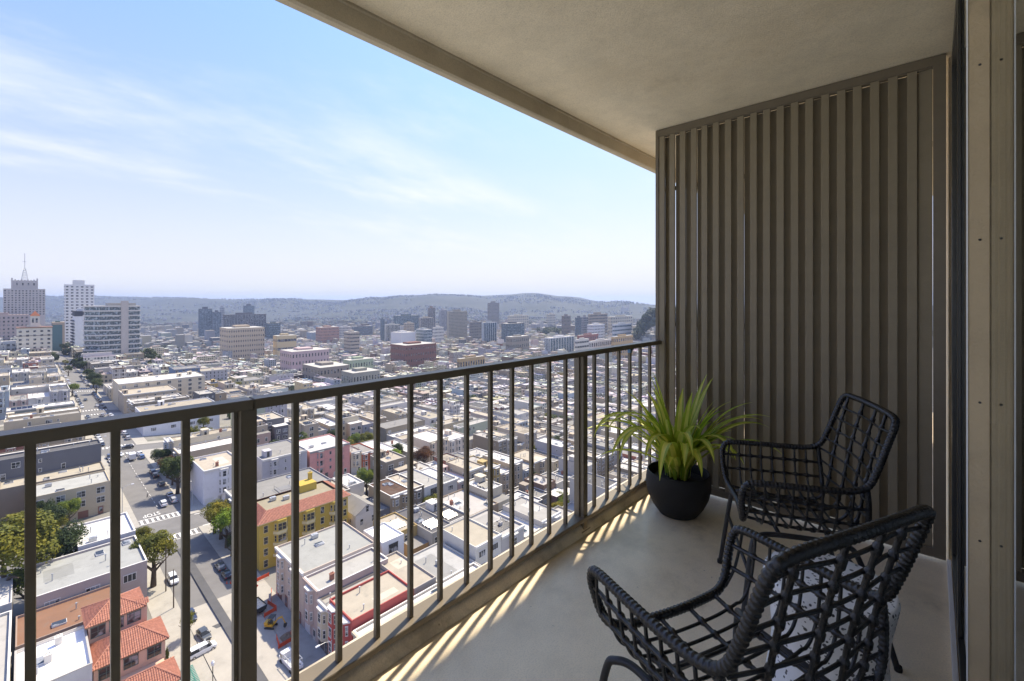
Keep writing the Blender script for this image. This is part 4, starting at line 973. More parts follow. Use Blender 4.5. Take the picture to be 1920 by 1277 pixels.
# ------------------------------------------------------------------ the rest of the city, one mass
fm = MB(); fm.c = []
def fbox(b, x0, x1, y0, y1, z0, z1, cw, cr):
    n = len(b.f); b.box(x0, x1, y0, y1, z0, z1, 0, 'b'); b.c += [cr]+[cw]*4
def fquad(b, vs, c): b.add(vs, [(0,1,2,3)]); b.c.append(c)
rg = random.Random(77)
GLC = [(.05,.055,.06), (.07,.075,.08), (.12,.13,.14), (.035,.035,.04)]
for h in far:
    u0, u1, v0, v1 = h['u0']+.05, h['u1']-.05, h['v0']+.05, h['v1']-.05; zg = gz((u0+u1)/2, (v0+v1)/2); zt = zg+h['h']
    if h['px'][2] > 700 and rg.random() < .12: zt += rg.uniform(4, 14)
    w = tuple(x*rg.uniform(.92, 1.05) for x in PAL.get(h['wall'], (.6,.6,.6)) ) if isinstance(h['wall'], str) else h['wall']
    r = ROOFS.get(h['roof'], (.4,.4,.4)) if isinstance(h['roof'], str) else h['roof']
    r = tuple(min(.82, x*rg.uniform(.8, 1.05)) for x in r)
    fbox(fm, u0, u1, v0, v1, zg-4, zt, w, r)
    if rg.random() < .5:  # recessed roof edge reads as a darker rim
        fbox(fm, u0, u1, v0, v0+.3, zt, zt+.5, w, w); fbox(fm, u0, u0+.3, v0+.31, v1, zt, zt+.5, w, w)
    if h['px'][2] < 900:
        if h['front'] == '+v' and rg.random() < .6:
            d_ = rg.uniform(2.5, 5); w_ = (u1-u0)*rg.uniform(.45, .9); xx = rg.choice([u0, u1-w_]); fbox(fm, xx, xx+w_, v0-d_, v0-.02, zg-4, zt-rg.choice([3.1, 6.2]), tuple(q*.95 for q in w), ROOFS[rg.choice(list(ROOFS))])
        for _ in range(rg.choice([1, 2])):
            x, y = rg.uniform(u0+.4, (u0+u1)/2), rg.uniform(v0+.4, (v0+v1)/2); f_ = rg.choice([.65, .8, 1.2])
            fbox(fm, x, x+rg.uniform(.3, .9)*(u1-x-.4), y, y+rg.uniform(.3, .9)*(v1-y-.4), zt-.1, zt+.05, w, tuple(min(.75, q*f_) for q in r))
    for _ in range(rg.choice([1, 2, 3, 4] if h['px'][2] < 900 else [0, 1, 1, 2])):
        x, y = rg.uniform(u0+.6, max(u0+.7, u1-3)), rg.uniform(v0+.6, max(v0+.7, v1-4)); s = rg.uniform(1, 2.8)
        fbox(fm, x, x+s, y, y+s*1.2, zt, zt+rg.uniform(.5, 2.4), rg.choice([w, (.5,.5,.5), (.2,.2,.2)]), rg.choice([r, (.6,.6,.6)]))
    fl = max(2, round((zt-zg-1.2)/3.15))
    if h['px'][2] < 1300:
        for face in (0, 1):
            ln = (u1-u0) if face == 0 else (v1-v0)
            if face == 1 and not (h['front'] == '-u' or rg.random() < .35): continue
            n = max(1, int(ln/2.5)); tr = (.7,.69,.66)
            for L_ in range(max(0, fl-4), fl):
                for k in range(n):
                    if rg.random() < .2: continue
                    s = (k+.5)/n*ln; z0 = zg+1+(zt-zg-1)/fl*(L_+.25); hh = 1.75; ww = rg.choice([.55, .6, .8])
                    g_ = rg.choice(GLC)
                    if face == 0:
                        fquad(fm, [(u0+s-ww, v0-.06, z0), (u0+s+ww, v0-.06, z0), (u0+s+ww, v0-.06, z0+hh), (u0+s-ww, v0-.06, z0+hh)], g_)
                    else: fquad(fm, [(u0-.06, v0+s+ww, z0), (u0-.06, v0+s-ww, z0), (u0-.06, v0+s-ww, z0+hh), (u0-.06, v0+s+ww, z0+hh)], g_)
# loose far fabric, out to the foot of the hills and up their slopes
for i in range(22000):
    tt = 1500*(5600/1500)**(rg.random()**.8); k = rg.uniform(-1.45, .62)
    u, v = tt*(FX+k*RX), tt*(FY+k*RY)
    if u < 1490 and v < 1640 and u > -600: continue
    bmp = math.sin(u*.006+1)+math.sin(v*.0053)+math.sin((u+v)*.0031)
    if tt > 2900: continue
    z = terrain_z(u, v)-1.0; s = rg.uniform(5, 11)*(1 if tt < 3000 else .8); hh = rg.choice([9, 10, 12, 13, 16] if tt < 3200 else [8, 9, 10])
    if tt < 2700 and rg.random() < .05: hh = rg.uniform(22, 45); s *= 1.5
    w = PAL[rg.choices(list(PAL), PW)[0]]; r = ROOFS[rg.choices(list(ROOFS), RWT)[0]]
    fbox(fm, u-s, u+s, v-s*rg.uniform(.7, 1.3), v+s, z-6, z+hh, tuple(x*(.8 if tt < 2600 else .5) for x in w), tuple(x*(.8 if tt < 2600 else .45) for x in r))
for i in range(17000):      # clustered houses climbing the hills
    tt = rg.uniform(2700, 6500); k = rg.uniform(-1.3, .5); u, v = tt*(FX+k*RX), tt*(FY+k*RY)
    if math.sin(u*.0031+1)+math.sin(v*.0027)+.8*math.sin((u+v)*.0053+2)+.6*math.sin((u-1.7*v)*.0101) < rg.uniform(-.5, .6): continue
    z = terrain_z(u, v)-1; s = rg.uniform(3.5, 7.5); g_ = rg.choice([.2, .26, .32, .4, .5]); c_ = (g_, g_*.97, g_*.93)
    fbox(fm, u-s, u+s, v-s*.8, v+s, z-6, z+rg.uniform(6, 10), c_, tuple(q*rg.choice([.5, .8, 1.1]) for q in c_))
o = fm.build('distant_houses', MT['far']); o['kind'] = 'stuff'; o['label'] = 'pale far-off houses packed over the flat city and up the hills'; o['category'] = 'houses'
# ================================================================== TOWERS AND BIG BLOCKS
def big(name, label, xl, xc, xr, ytop, t_, wall, style, nx=8, ny=10, nu=4, depth=30, cat='tower', roofc=(.35,.35,.35), wincol='glass', win=(.55, .5), group=None, crown=None, ylast=None):
    uc, vc = ray(xc, t_)
    k = (xr-960)/F; u1 = vc*(FX+k*RX)/(FY+k*RY); W = u1-uc
    if xl < xc-.5:
        k = (xl-960)/F; v1 = uc*(FY+k*RY)/(FX+k*RX); D = v1-vc
        if D <= 0 or D > 120: D = min(120, max(depth, D)) if D > 0 else depth
    else: D = depth
    zt = EYE-(ytop-564)/F*t_
    zg = min(terrain_z(uc, vc), terrain_z(uc+W, vc), terrain_z(uc, vc+D))
    root = thing(name, label, cat, (uc+W/2, vc+D/2, zg), 0, group)
    H_ = zt-zg; a, c = W/2, D/2
    b = MB(); b.box(-a, a, -c, c, -5, H_, 0, 'bt'); b.build('wall', MT['wall'], root, color=wall)
    b = MB(); b.add([(-a, -c, H_), (a, -c, H_), (a, c, H_), (-a, c, H_)], [(0,1,2,3)]); roof = b.build('roof', MT['roof'], root, color=roofc)
    b = MB(); b.box(-a*.45, a*.35, -c*.3, c*.5, H_, H_+max(3, H_*.06)); b.build('plant_room', MT['wall'], roof, color=tuple(x*.9 for x in wall))
    z_lo = max(3, H_*.04)
    if ylast: z_lo = max(z_lo, EYE-(ylast-564)/F*t_-zg)
    fh = (H_-z_lo-1.5)/ny
    gm_ = MT[wincol]
    if style == 'grid':
        ww, wh = W/nx*win[0], fh*win[1]
        b = MB(); b.box(-ww/2, ww/2, -.18, 0.02, -wh/2, wh/2); b.box(-ww/2-.12, ww/2+.12, -.3, .0, -wh/2-.2, -wh/2-.02, 1); wm = b.mesh('window', [gm_, MT['trim']])
        for i in range(nx):
            for j in range(ny): put('window', wm, root, (-a+W*(i+.5)/nx, -c, z_lo+fh*(j+.5)), 0, tuple(min(.8, x*1.05) for x in wall))
        if xl < xc-.5 and uc > 15 and nu:
            ww = D/nu*win[0]; b = MB(); b.box(-ww/2, ww/2, -.18, .02, -wh/2, wh/2); wm = b.mesh('window', [gm_])
            for i in range(nu):
                for j in range(ny): put('window', wm, root, (-a, -c+D*(i+.5)/nu, z_lo+fh*(j+.5)), -math.pi/2)
    elif style == 'band':
        for j in range(ny):
            z = z_lo+fh*(j+.5); hh = fh*win[1]/2
            b = MB(); b.box(-a+.4, a-.4, -c-.15, -c+.02, z-hh, z+hh)
            if uc > 15: b.box(-a-.15, -a+.02, -c+.4, c-.4, z-hh, z+hh)
            bd = b.build('window_band', gm_, root)
            b = MB()
            for i in range(1, nx): x = -a+.4+(W-.8)*i/nx; b.box(x-.15, x+.15, -c-.3, -c-.15, z-hh, z+hh)
            b.build('mullion_row', MT['trim'], bd, color=tuple(min(.8, x*1.1) for x in wall))
    elif style == 'ribs':
        b = MB(); b.box(-a+.5, a-.5, -c-.1, -c+.02, z_lo, H_-2); b.build('glazing', gm_, root)
        if uc > 15: b = MB(); b.box(-a-.1, -a+.02, -c+.5, c-.5, z_lo, H_-2); b.build('glazing', gm_, root)
        b = MB(); b.box(-.35, .35, -.7, 0, z_lo-1, H_-.5); rm = b.mesh('rib', [MT['trim']])
        for i in range(nx+1): put('rib', rm, root, (-a+.36+(W-.72)*i/nx, -c-.1, 0), 0, tuple(min(.8, x*1.5+.05) for x in wall))
        if uc > 15:
            for i in range(1, nu): put('rib', rm, root, (-a-.1, -c+D*i/nu, 0), -math.pi/2, tuple(min(.8, x*1.5+.05) for x in wall))
    return root, W, D, H_
G = 'towers and large blocks standing in the city'
# --- the cluster on the hill at the left end
r_, W, D, H_ = big('gothic_tower', 'grey-mauve stepped apartment tower crowned with pinnacles and a lattice antenna', 6, 6, 85, 541, 700, (.50,.475,.465), 'grid', 12, 11, depth=36, group=G, win=(.5,.5), ylast=592)
a, c = W/2, D/2
b = MB(); b.box(-a*.6, a*.6, -c*.92, c*.6, H_+.01, H_+13); 
for i in range(9):
    x = -a*.6+a*1.2*i/8; b.box(x-.9, x+.9, -c*.92-.6, -c*.92+1.2, H_-2, H_+13.8+(3.0 if i in (0, 8) else .9*(i % 2)))
b.build('crown', MT['wall'], r_, color=(.51,.485,.475))
b = MB(); 
for i in range(4): b.box(-a*.4+a*.27*i, -a*.4+a*.27*i+1.6, -c*.92-.75, -c*.92-.6, H_+5.5, H_+9)
b.build('window_row', MT['glass'], r_)
b = MB(); zt = H_+13
for sx in (-1, 1):
    for sy in (-1, 1): b.tube([(sx*4, sy*4, zt), (sx*1.0, sy*1.0, zt+20)], .35, 5)
for z in range(0, 20, 4):
    w = 4-3*z/20; b.tube([(-w,-w,zt+z), (w,-w,zt+z+3)], .2, 4); b.tube([(w,-w,zt+z), (-w,-w,zt+z+3)], .2, 4); b.tube([(-w,-w,zt+z), (w,-w,zt+z)], .2, 4)
b.tube([(0,0,zt+18), (0,0,zt+44)], .4, 5); b.tube([(-2.4,0,zt+31), (2.4,0,zt+31)], .3, 4)
b.build('antenna_mast', MT['metal'], r_)
big('mauve_block', 'pinkish mauve apartment block with small square windows in front of the stepped tower', -70, -70, 54, 592, 640, (.42,.35,.34), 'grid', 14, 9, depth=30, cat='apartment block', group=G, win=(.42,.45), roofc=(.3,.24,.22))
r_, W, D, H_ = big('cream_tower', 'cream apartment tower with arched top windows and a red-capped lantern', 31, 31, 98, 616, 520, (.70,.66,.56), 'grid', 5, 7, depth=22, group=G, win=(.40,.45), roofc=(.3,.15,.1))
a, c = W/2, D/2
b = MB(); b.box(-a-.6, a+.6, -c-.8, c+.4, H_+.01, H_+1.0); b.build('cornice', MT['trim'], r_, color=(.22,.12,.08))
b = MB(); b.box(-3.4, 4.2, -4, 4, H_+1.0, H_+14); b.build('lantern', MT['wall'], r_, color=(.70,.66,.56))
b = MB(); b.add([(-4.0,-4.6,H_+14), (4.8,-4.6,H_+14), (4.8,4.6,H_+14), (-4.0,4.6,H_+14), (.4,0,H_+20)], [(0,1,4), (1,2,4), (2,3,4), (3,0,4)]); b.build('lantern_roof', MT['roof'], r_, color=(.30,.11,.06))
for i in range(2): b = MB(); b.box(-2.2+3.0*i, -.4+3.0*i, -4.15, -4.0, H_+6, H_+11); b.build('window', MT['glass'], r_)
b = MB(); b.box(-a-.1, a+.1, -c-.25, -c-.002, H_-9.2, H_-8.6); b.build('string_course', MT['trim'], r_, color=(.16,.13,.11))
big('pale_block', 'pale grey low block left of the cream arched tower', -60, -60, 30, 644, 500, (.56,.57,.56), 'grid', 9, 3, depth=22, cat='apartment block', group=G, win=(.6,.5))
big('white_tower', 'slim white apartment tower with regular windows behind the blank white slab', 120, 121, 177, 533, 830, (.74,.74,.73), 'grid', 6, 20, depth=26, group=G, win=(.5,.42), ylast=650)
r_, W, D, H_ = big('blank_slab', 'white slab with a windowless side wall and charcoal top beside the banded tower', 136, 140, 166, 584, 610, (.72,.73,.75), 'none', depth=26, group=G)
b = MB(); b.box(-W/2-.3, W/2+.1, -D/2-.3, D/2, H_-6.5, H_+.3); b.build('top_band', MT['wall'], r_, color=(.06,.065,.08))
for j in range(11):
    b = MB(); b.box(-W/2-2.4, -W/2-.01, -D/2+1, D/2-2, 8+j*4.2, 9.3+j*4.2); b.build('balcony', MT['wall'], r_, color=(.1,.1,.11))
# banded tower: splayed footprint
t_ = 520; u0, v0 = ray(186, t_); k = (262-960)/F; u1 = v0*(FX+k*RX)/(FY+k*RY); zt = EYE-(574-564)/F*t_
zg = min(gz(u0, v0), gz(u1, v0)); H_ = zt-zg; W = u1-u0
r_ = thing('banded_tower', 'broad apartment tower with grey floor bands and dark window strips', 'tower', (u0+W/2, v0+14, zg), 0, G)
foot = [(-W/2, -14), (W/2, -14), (W/2, 14), (-W/2-11, 14), (-W/2-11, 1)]
b = MB(); b.prism(foot, -6, H_, 0, False); b.build('core', MT['glass_blue'], r_)
b = MB(); b.prism(foot, H_, H_+.1, 0); b.build('roof', MT['roof'], r_, color=(.4,.4,.4))
ny = 13; fh = H_/ny
ex = lambda d: [(-W/2+d*.2, -14-d), (W/2+d, -14-d), (W/2+d, 14+d), (-W/2-11-d, 14+d), (-W/2-11-d, 1-d*.6)]
for j in range(ny+1):
    b = MB(); z = min(H_-.3, j*fh); b.prism(ex(.9), z-.75, z+.75, 0, True, True); b.build('floor_band', MT['trim'], r_, color=(.58,.56,.53))
b = MB(); b.box(W*.02, W*.21, -15.6, -13.5, -4, H_+6); b.box(W*.04, W*.18, -15.9, -15.6, -4, H_+6); b.build('stair_core', MT['wall'], r_, color=(.5,.46,.43))
for j in range(ny):
    b = MB()
    for i in range(26):
        x = -W/2+.5+(W-1)*i/25
        if not (W*.0 < x < W*.22): b.box(x-.09, x+.09, -14.25, -13.98, j*fh+.76, (j+1)*fh-.76)
    b.build('mullion_row', MT['trim'], r_, color=(.35,.35,.34))
b = MB(); b.prism([(-W*.3, -8), (W*.42, -8), (W*.42, 8), (-W*.3, 8)], H_+.1, H_+3.4, 0); b.build('penthouse', MT['wall'], r_, color=(.3,.3,.29))
r_, W, D, H_ = big('green_gauze_block', 'narrow block wrapped in teal building netting behind the cream tower', 98, 98, 121, 606, 680, (.08,.16,.17), 'none', depth=20, cat='building', group=G)
b = MB(); b.box(W*.32, W*.5+.3, -D/2-.4, D/2, -3, H_-.3); b.box(-W/2, W*.5+.3, -D/2-.42, D/2, H_-2.6, H_+1.2); b.build('concrete_frame', MT['wall'], r_, color=(.40,.32,.24))
# --- middle distance and downtown
TW = [
 ('glass_tower', 'dark blue glass tower beside the ribbed office block', 372, 374, 398, 579, 1800, (.06,.075,.10), 'ribs', 6, 10, 4, 'tower', 'glass_blue', (.5,.5)),
 ('glass_tower', 'shorter dark glass tower leaning on the dark blue one', 398, 399, 415, 585, 1820, (.09,.10,.13), 'ribs', 5, 10, 4, 'tower', 'glass_blue', (.5,.5)),
 ('slim_tower', 'slim pale tower rising behind the dark glass pair', 412, 413, 421, 576, 2100, (.35,.36,.38), 'band', 3, 14, 3, 'tower', 'glass', (.5,.4)),
 ('ribbed_office', 'broad dark office block with pale vertical ribs', 418, 419, 499, 590, 1650, (.13,.12,.125), 'ribs', 16, 10, 4, 'office block', 'glass', (.5,.5)),
 ('dark_tower', 'small dark tower behind the ribbed office block', 456, 457, 477, 573, 2300, (.09,.10,.12), 'ribs', 6, 8, 3, 'tower', 'glass_blue', (.5,.5)),
 ('beige_hospital', 'beige block with rows of square windows in front of the ribbed office', 412, 428, 496, 616, 1000, (.52,.42,.30), 'grid', 16, 7, 4, 'office block', 'glass', (.42,.40)),
 ('teal_block', 'dark teal glass block right of the ribbed office', 499, 503, 526, 606, 1700, (.07,.10,.10), 'band', 5, 8, 4, 'office block', 'glass_blue', (.5,.6)),
 ('cream_block', 'low yellowish cream block right of the beige one', 512, 520, 556, 630, 1050, (.60,.48,.28), 'band', 6, 3, 4, 'building', 'glass', (.5,.3)),
 ('pink_block', 'long salmon brick block in the flat city', 592, 602, 636, 614, 1500, (.40,.22,.17), 'grid', 14, 6, 6, 'apartment block', 'glass', (.4,.45)),
 ('white_grid_block', 'white gridded block beside the salmon brick block', 636, 640, 660, 613, 1650, (.5,.48,.45), 'grid', 8, 6, 4, 'apartment block', 'glass', (.5,.5)),
 ('dark_block', 'long dark roofed block beside the white gridded block', 658, 662, 699, 612, 1750, (.14,.14,.16), 'band', 8, 5, 4, 'office block', 'glass_blue', (.5,.5)),
 ('slim_tower', 'slim blue-grey tower standing before the dark green block', 713, 716, 721, 598, 1600, (.13,.16,.19), 'band', 3, 14, 3, 'tower', 'glass_blue', (.5,.4)),
 ('apartment_slab', 'pale ribbed apartment slab beside the slim blue-grey tower', 721, 724, 750, 609, 1550, (.45,.44,.40), 'ribs', 10, 6, 4, 'apartment block', 'glass', (.5,.5)),
 ('green_glass_block', 'broad dark green glass block with pale roof plant', 738, 742, 786, 592, 1950, (.07,.11,.11), 'ribs', 9, 7, 5, 'office block', 'glass_blue', (.5,.5)),
 ('terracotta_block', 'stepped tan block with terracotta top', 757, 762, 777, 606, 1600, (.42,.35,.27), 'grid', 5, 8, 4, 'apartment block', 'glass', (.45,.45)),
 ('tan_slab', 'tan twin slab with vertical bays beside the green glass block', 785, 789, 812, 596, 1750, (.42,.37,.30), 'ribs', 6, 9, 4, 'tower', 'glass', (.5,.5)),
 ('brown_tower', 'brown striped tower behind the tan slab', 802, 806, 816, 577, 2000, (.26,.19,.14), 'ribs', 4, 12, 3, 'tower', 'glass', (.5,.5)),
 ('grey_tower', 'pale grey tower left of the large tan tower', 823, 826, 838, 581, 2000, (.38,.38,.40), 'ribs', 8, 12, 4, 'tower', 'glass', (.5,.5)),
 ('tan_tower', 'large tan tower with a fine window grid', 838, 842, 876, 584, 1580, (.34,.31,.25), 'grid', 14, 20, 0, 'tower', 'glass', (.6,.4)),
 ('blue_glass_block', 'blue glass block with white frame above the brick block', 780, 797, 810, 618, 1380, (.40,.44,.46), 'band', 4, 6, 6, 'office block', 'glass_blue', (.5,.75)),
 ('white_block', 'white stepped block with arcaded windows', 811, 815, 832, 614, 1500, (.6,.58,.54), 'grid', 7, 5, 4, 'building', 'glass', (.5,.5)),
 ('white_hall', 'plain white hall left of the blue glass block', 733, 752, 779, 624, 1350, (.66,.66,.66), 'none', 4, 4, 4, 'building', 'glass', (.5,.5)),
 ('brick_block', 'large red brick apartment block with flat tan roof', 732, 760, 818, 648, 900, (.22,.10,.078), 'grid', 13, 4, 8, 'apartment block', 'glass', (.32,.42)),
 ('tan_block', 'tan apartment slab with an orange end wall', 645, 657, 674, 623, 1150, (.42,.36,.29), 'band', 4, 7, 4, 'apartment block', 'glass', (.5,.35)),
 ('lone_tower', 'lone tall brown-grey tower rising above the flat city', 914, 917, 936, 568, 2200, (.26,.24,.22), 'grid', 9, 18, 3, 'tower', 'glass', (.6,.35)),
 ('striped_glass_block', 'glass block with white vertical stripe', 903, 907, 931, 605, 1450, (.42,.45,.47), 'ribs', 6, 7, 4, 'office block', 'glass_blue', (.5,.5)),
 ('charcoal_block', 'charcoal glass block beside the white-striped one', 940, 951, 983, 607, 1400, (.06,.07,.085), 'ribs', 9, 7, 5, 'office block', 'glass_blue', (.5,.5)),
 ('grey_brown_block', 'plain grey-brown block behind the glass block', 880, 884, 903, 604, 1550, (.22,.20,.18), 'grid', 6, 7, 4, 'office block', 'glass', (.5,.45)),
 ('cream_slab', 'cream double slab in the middle distance', 952, 956, 991, 592, 2000, (.55,.50,.40), 'grid', 9, 6, 4, 'apartment block', 'glass', (.4,.45)),
 ('cream_tower', 'small cream tower near the dark tree clump', 1025, 1028, 1041, 589, 1900, (.58,.53,.44), 'grid', 5, 8, 4, 'tower', 'glass', (.4,.45)),
 ('brown_block', 'brown block right of the dark tree clump', 1053, 1057, 1070, 592, 1700, (.19,.165,.15), 'grid', 5, 6, 4, 'apartment block', 'glass', (.45,.45)),
 ('slate_tower', 'slate grey block with striped windows left of the white hospital', 1078, 1081, 1093, 595, 1550, (.13,.145,.17), 'band', 4, 9, 4, 'office block', 'glass_blue', (.5,.5)),
 ('grey_tower', 'grey tower with dark window stripes beside the white hospital', 1090, 1094, 1103, 594, 1450, (.25,.25,.26), 'grid', 3, 11, 3, 'tower', 'glass', (.6,.5)),
 ('tan_hospital', 'broad tan block rising behind the white hospital', 1102, 1106, 1139, 589, 1600, (.36,.30,.24), 'band', 8, 8, 4, 'hospital', 'glass', (.5,.35)),
 ('white_hospital', 'white block with small window rows in front of the tan one', 1101, 1112, 1134, 609, 1350, (.60,.60,.62), 'grid', 8, 7, 5, 'hospital', 'glass', (.5,.4)),
 ('pale_block', 'pale blue-grey stepped block right of the white hospital', 1148, 1152, 1184, 608, 1350, (.52,.55,.57), 'band', 7, 5, 4, 'building', 'glass_blue', (.5,.4)),
 ('cream_block', 'cream apartment block with rounded cornice near the wooded hill', 1140, 1145, 1186, 594, 1700, (.58,.53,.42), 'grid', 10, 6, 4, 'apartment block', 'glass', (.4,.4)),
 ('panel_block', 'white apartment block with charcoal panels above the railing', 1021, 1031, 1076, 634, 1080, (.66,.67,.68), 'ribs', 9, 5, 4, 'apartment block', 'glass_blue', (.5,.5)),
 ('white_grid_block', 'white block with dark grid windows above the railing', 1104, 1109, 1147, 640, 1000, (.64,.62,.58), 'grid', 10, 3, 4, 'apartment block', 'glass', (.6,.6)),
 ('white_block', 'white five-storey block left of the white gridded one', 1078, 1082, 1104, 637, 1050, (.62,.60,.55), 'band', 5, 4, 4, 'apartment block', 'glass', (.5,.4)),
 ('orange_block', 'tan-orange apartment block with curved parapet above the railing', 1146, 1151, 1187, 632, 980, (.50,.34,.17), 'grid', 9, 4, 4, 'apartment block', 'glass', (.45,.5)),
 ('grey_school', 'grey-brown institutional block with pale flat roof', 948, 960, 992, 632, 1150, (.30,.27,.22), 'grid', 9, 3, 5, 'building', 'glass', (.45,.5)),
 ('red_brick_row', 'long low red brick building behind the white apartments', 1082, 1086, 1122, 629, 1200, (.32,.12,.10), 'grid', 10, 2, 3, 'building', 'glass', (.4,.5)),
 ('tan_brick_block', 'long tan brick building just above the railing', 857, 862, 909, 673, 760, (.44,.32,.17), 'grid', 10, 2, 5, 'building', 'glass', (.5,.5)),
 ('green_block', 'pale green apartment block with white roof beside the palms', 643, 655, 700, 676, 640, (.40,.47,.33), 'grid', 9, 3, 5, 'apartment block', 'glass', (.35,.45)),
 ('pink_corner_block', 'pale pink corner apartment block with white roof', 525, 547, 617, 660, 700, (.56,.42,.42), 'grid', 12, 4, 6, 'apartment block', 'glass', (.35,.45)),
 ('brown_corner_block', 'brown grey corner apartment block below the pink one', 567, 600, 655, 690, 560, (.30,.265,.23), 'grid', 9, 3, 6, 'apartment block', 'glass', (.4,.5)),
 ('grey_block', 'grey-green flat-roofed apartment block above the railing', 640, 662, 712, 700, 520, (.31,.31,.27), 'grid', 9, 2, 5, 'apartment block', 'glass', (.4,.5)),
]
for nm, lb, xl, xc, xr, yt, t_, w, sty, nx, ny, nu, cat, gl, win in TW:
    big(nm, lb, xl, xc, xr, yt, t_, w, sty, nx, ny, nu, 28, cat, (.48,.47,.44), gl, win, G)
# church with two spires on the far hill
for n, px in enumerate((1168, 1178)):
    pass
u, v = ray(1173, 4300); zc = EYE-(576-564)/F*4300
ch = thing('far_church', 'tiny twin-spired church on the skyline near the screen', 'church', (u, v, zc-30), R(-47))
b = MB(); b.box(-32, 32, 6, 60, -10, 30); b.build('nave', MT['wall'], ch, color=(.5,.45,.4))
for x in (-25, 25):
    b = MB(); b.box(x-5, x+5, 0, 10, -10, 54); b.build('tower', MT['wall'], ch, color=(.5,.45,.4))
    b = MB(); b.add([(x-5,0,54), (x+5,0,54), (x+5,10,54), (x-5,10,54), (x,5,74)], [(0,1,4), (1,2,4), (2,3,4), (3,0,4)]); b.build('spire', MT['roof'], ch, color=(.35,.3,.27))

# ================================================================== TILED BUILDINGS
MT['tile'] = mat('clay_tiles', (.38,.155,.10), rough=.75, var=.3, nscale=2.2, stain=.5, stain_scale=1.5, stain_col=(.58,.30,.22), coords='World')
def tile_slope(b, p0, p1, q0, q1, pitch=.34, r=.11):
    """barrel tiles between eave p0-p1 and top q0-q1 (may be shorter: hip)"""
    p0, p1, q0, q1 = map(Vector, (p0, p1, q0, q1))
    n = (p1-p0).cross(q0-p0).normalized()
    if n.z < 0: n = -n
    b.add([p0, p1, q1, q0], [(0,1,2,3)])
    ax = (p1-p0).normalized(); ln = (p1-p0).length; up = None
    k = int(ln/pitch)
    e0, e1 = (q0-p0).dot(ax), (q1-p0).dot(ax)
    hgt = (q0-p0)-ax*(q0-p0).dot(ax)
    for i in range(k+1):
        s = (i+.5)*ln/(k+1)
        f = 1.0
        if e0 > .05 and s < e0: f = s/e0
        elif e1 < ln-.05 and s > e1: f = (ln-s)/(ln-e1)
        if f < .06: continue
        a = p0+ax*s; c = a+hgt*f
        rows = max(1, int((c-a).length/.42))
        for j in range(rows):
            A, C = a+(c-a)*(j/rows)-hgt.normalized()*.05, a+(c-a)*((j+1)/rows); lift0, lift1 = n*.07, n*.015
            b.add([A-ax*r+n*.01, A-ax*r*.5+lift0+n*.05, A+ax*r*.5+lift0+n*.05, A+ax*r+n*.01, C-ax*r*.85+n*.005, C-ax*r*.42+lift1+n*.05, C+ax*r*.42+lift1+n*.05, C+ax*r*.85+n*.005], [(0,1,5,4), (1,2,6,5), (2,3,7,6), (0,3,2,1)])
def hip_roof(root, a, c, z, rise, name='tiled_roof', ov=.5, ridge=None):
    b = MB(); A, C = a+ov, c+ov
    if A > C: q = [(-A+C, 0, z+rise), (A-C, 0, z+rise)]; tile_slope(b, (-A,-C,z), (A,-C,z), q[0], q[1]); tile_slope(b, (A,C,z), (-A,C,z), q[1], q[0]); tile_slope(b, (A,-C,z), (A,C,z), q[1], q[1]); tile_slope(b, (-A,C,z), (-A,-C,z), q[0], q[0])
    else: q = [(0, -C+A, z+rise), (0, C-A, z+rise)]; tile_slope(b, (-A,-C,z), (A,-C,z), q[0], q[0]); tile_slope(b, (A,C,z), (-A,C,z), q[1], q[1]); tile_slope(b, (A,-C,z), (A,C,z), q[0], q[1]); tile_slope(b, (-A,C,z), (-A,-C,z), q[1], q[0])
    o = b.build(name, MT['tile'], root)
    b = MB(); b.box(-A, A, -C, C, z-.22, z-.02); b.build('eaves', MT['trim'], root, color=(.25,.16,.1))
    b = MB(); 
    for p in ((-A,-C), (A,-C), (A,C), (-A,C)):
        b.tube([(p[0], p[1], z+.08), min(q, key=lambda t: (t[0]-p[0])**2+(t[1]-p[1])**2)], .14, 6)
    b.tube([q[0], q[1]] if q[0] != q[1] else [q[0], (q[0][0]+.01, q[0][1], q[0][2])], .15, 6); b.build('ridge_tiles', MT['tile'], root)
    return o
# red tiled villa at the foot of the tower, left of the street
vz = gz(12, 108)
villa = thing('tiled_villa', 'peach stucco villa with red clay tile roofs and tiled chimney beside the street', 'house', (12, 108, vz))
PEACH = (.62,.44,.34)
def villa_wing(x0, x1, y0, y1, h, rise):
    cx, cy = (x0+x1)/2-12, (y0+y1)/2-108; a, c = (x1-x0)/2, (y1-y0)/2
    w = MB(); w.box(-a, a, -c, c, -2, h-.02, 0, 't'); wg = w.build('wing_wall', MT['wall'], villa, (cx, cy, 0), color=PEACH)
    hip_roof(wg, a, c, h, rise)
    for L_ in range(1, max(2, int(h/3.2))):
        for k in range(max(1, int(2*a/2.6))):
            place_window('pair', wg, '-v', -a+2*a*(k+.5)/max(1, int(2*a/2.6)), h-1.6-3.1*(L_-1), c, (.10,.16,.15))
    return wg
villa_wing(8.3, 18.3, 106.4, 113.6, 9.2, 2.5)
villa_wing(8.2, 16, 113.9, 120.9, 13.0, 1.9)
villa_wing(9.2, 18.6, 97.5, 103.3, 6.4, 2.2)
w = MB(); w.box(9.4-12, 18-12, -4.68, -1.62, -2, 5.6); w.build('link_wall', MT['wall'], villa, color=PEACH)
w = MB(); w.box(4.6, 5.9, 4.2+.0, 5.4, -1, 13.2); ck = w.build('chimney', MT['wall'], villa, (-1.2, 2.0, 0), color=PEACH)
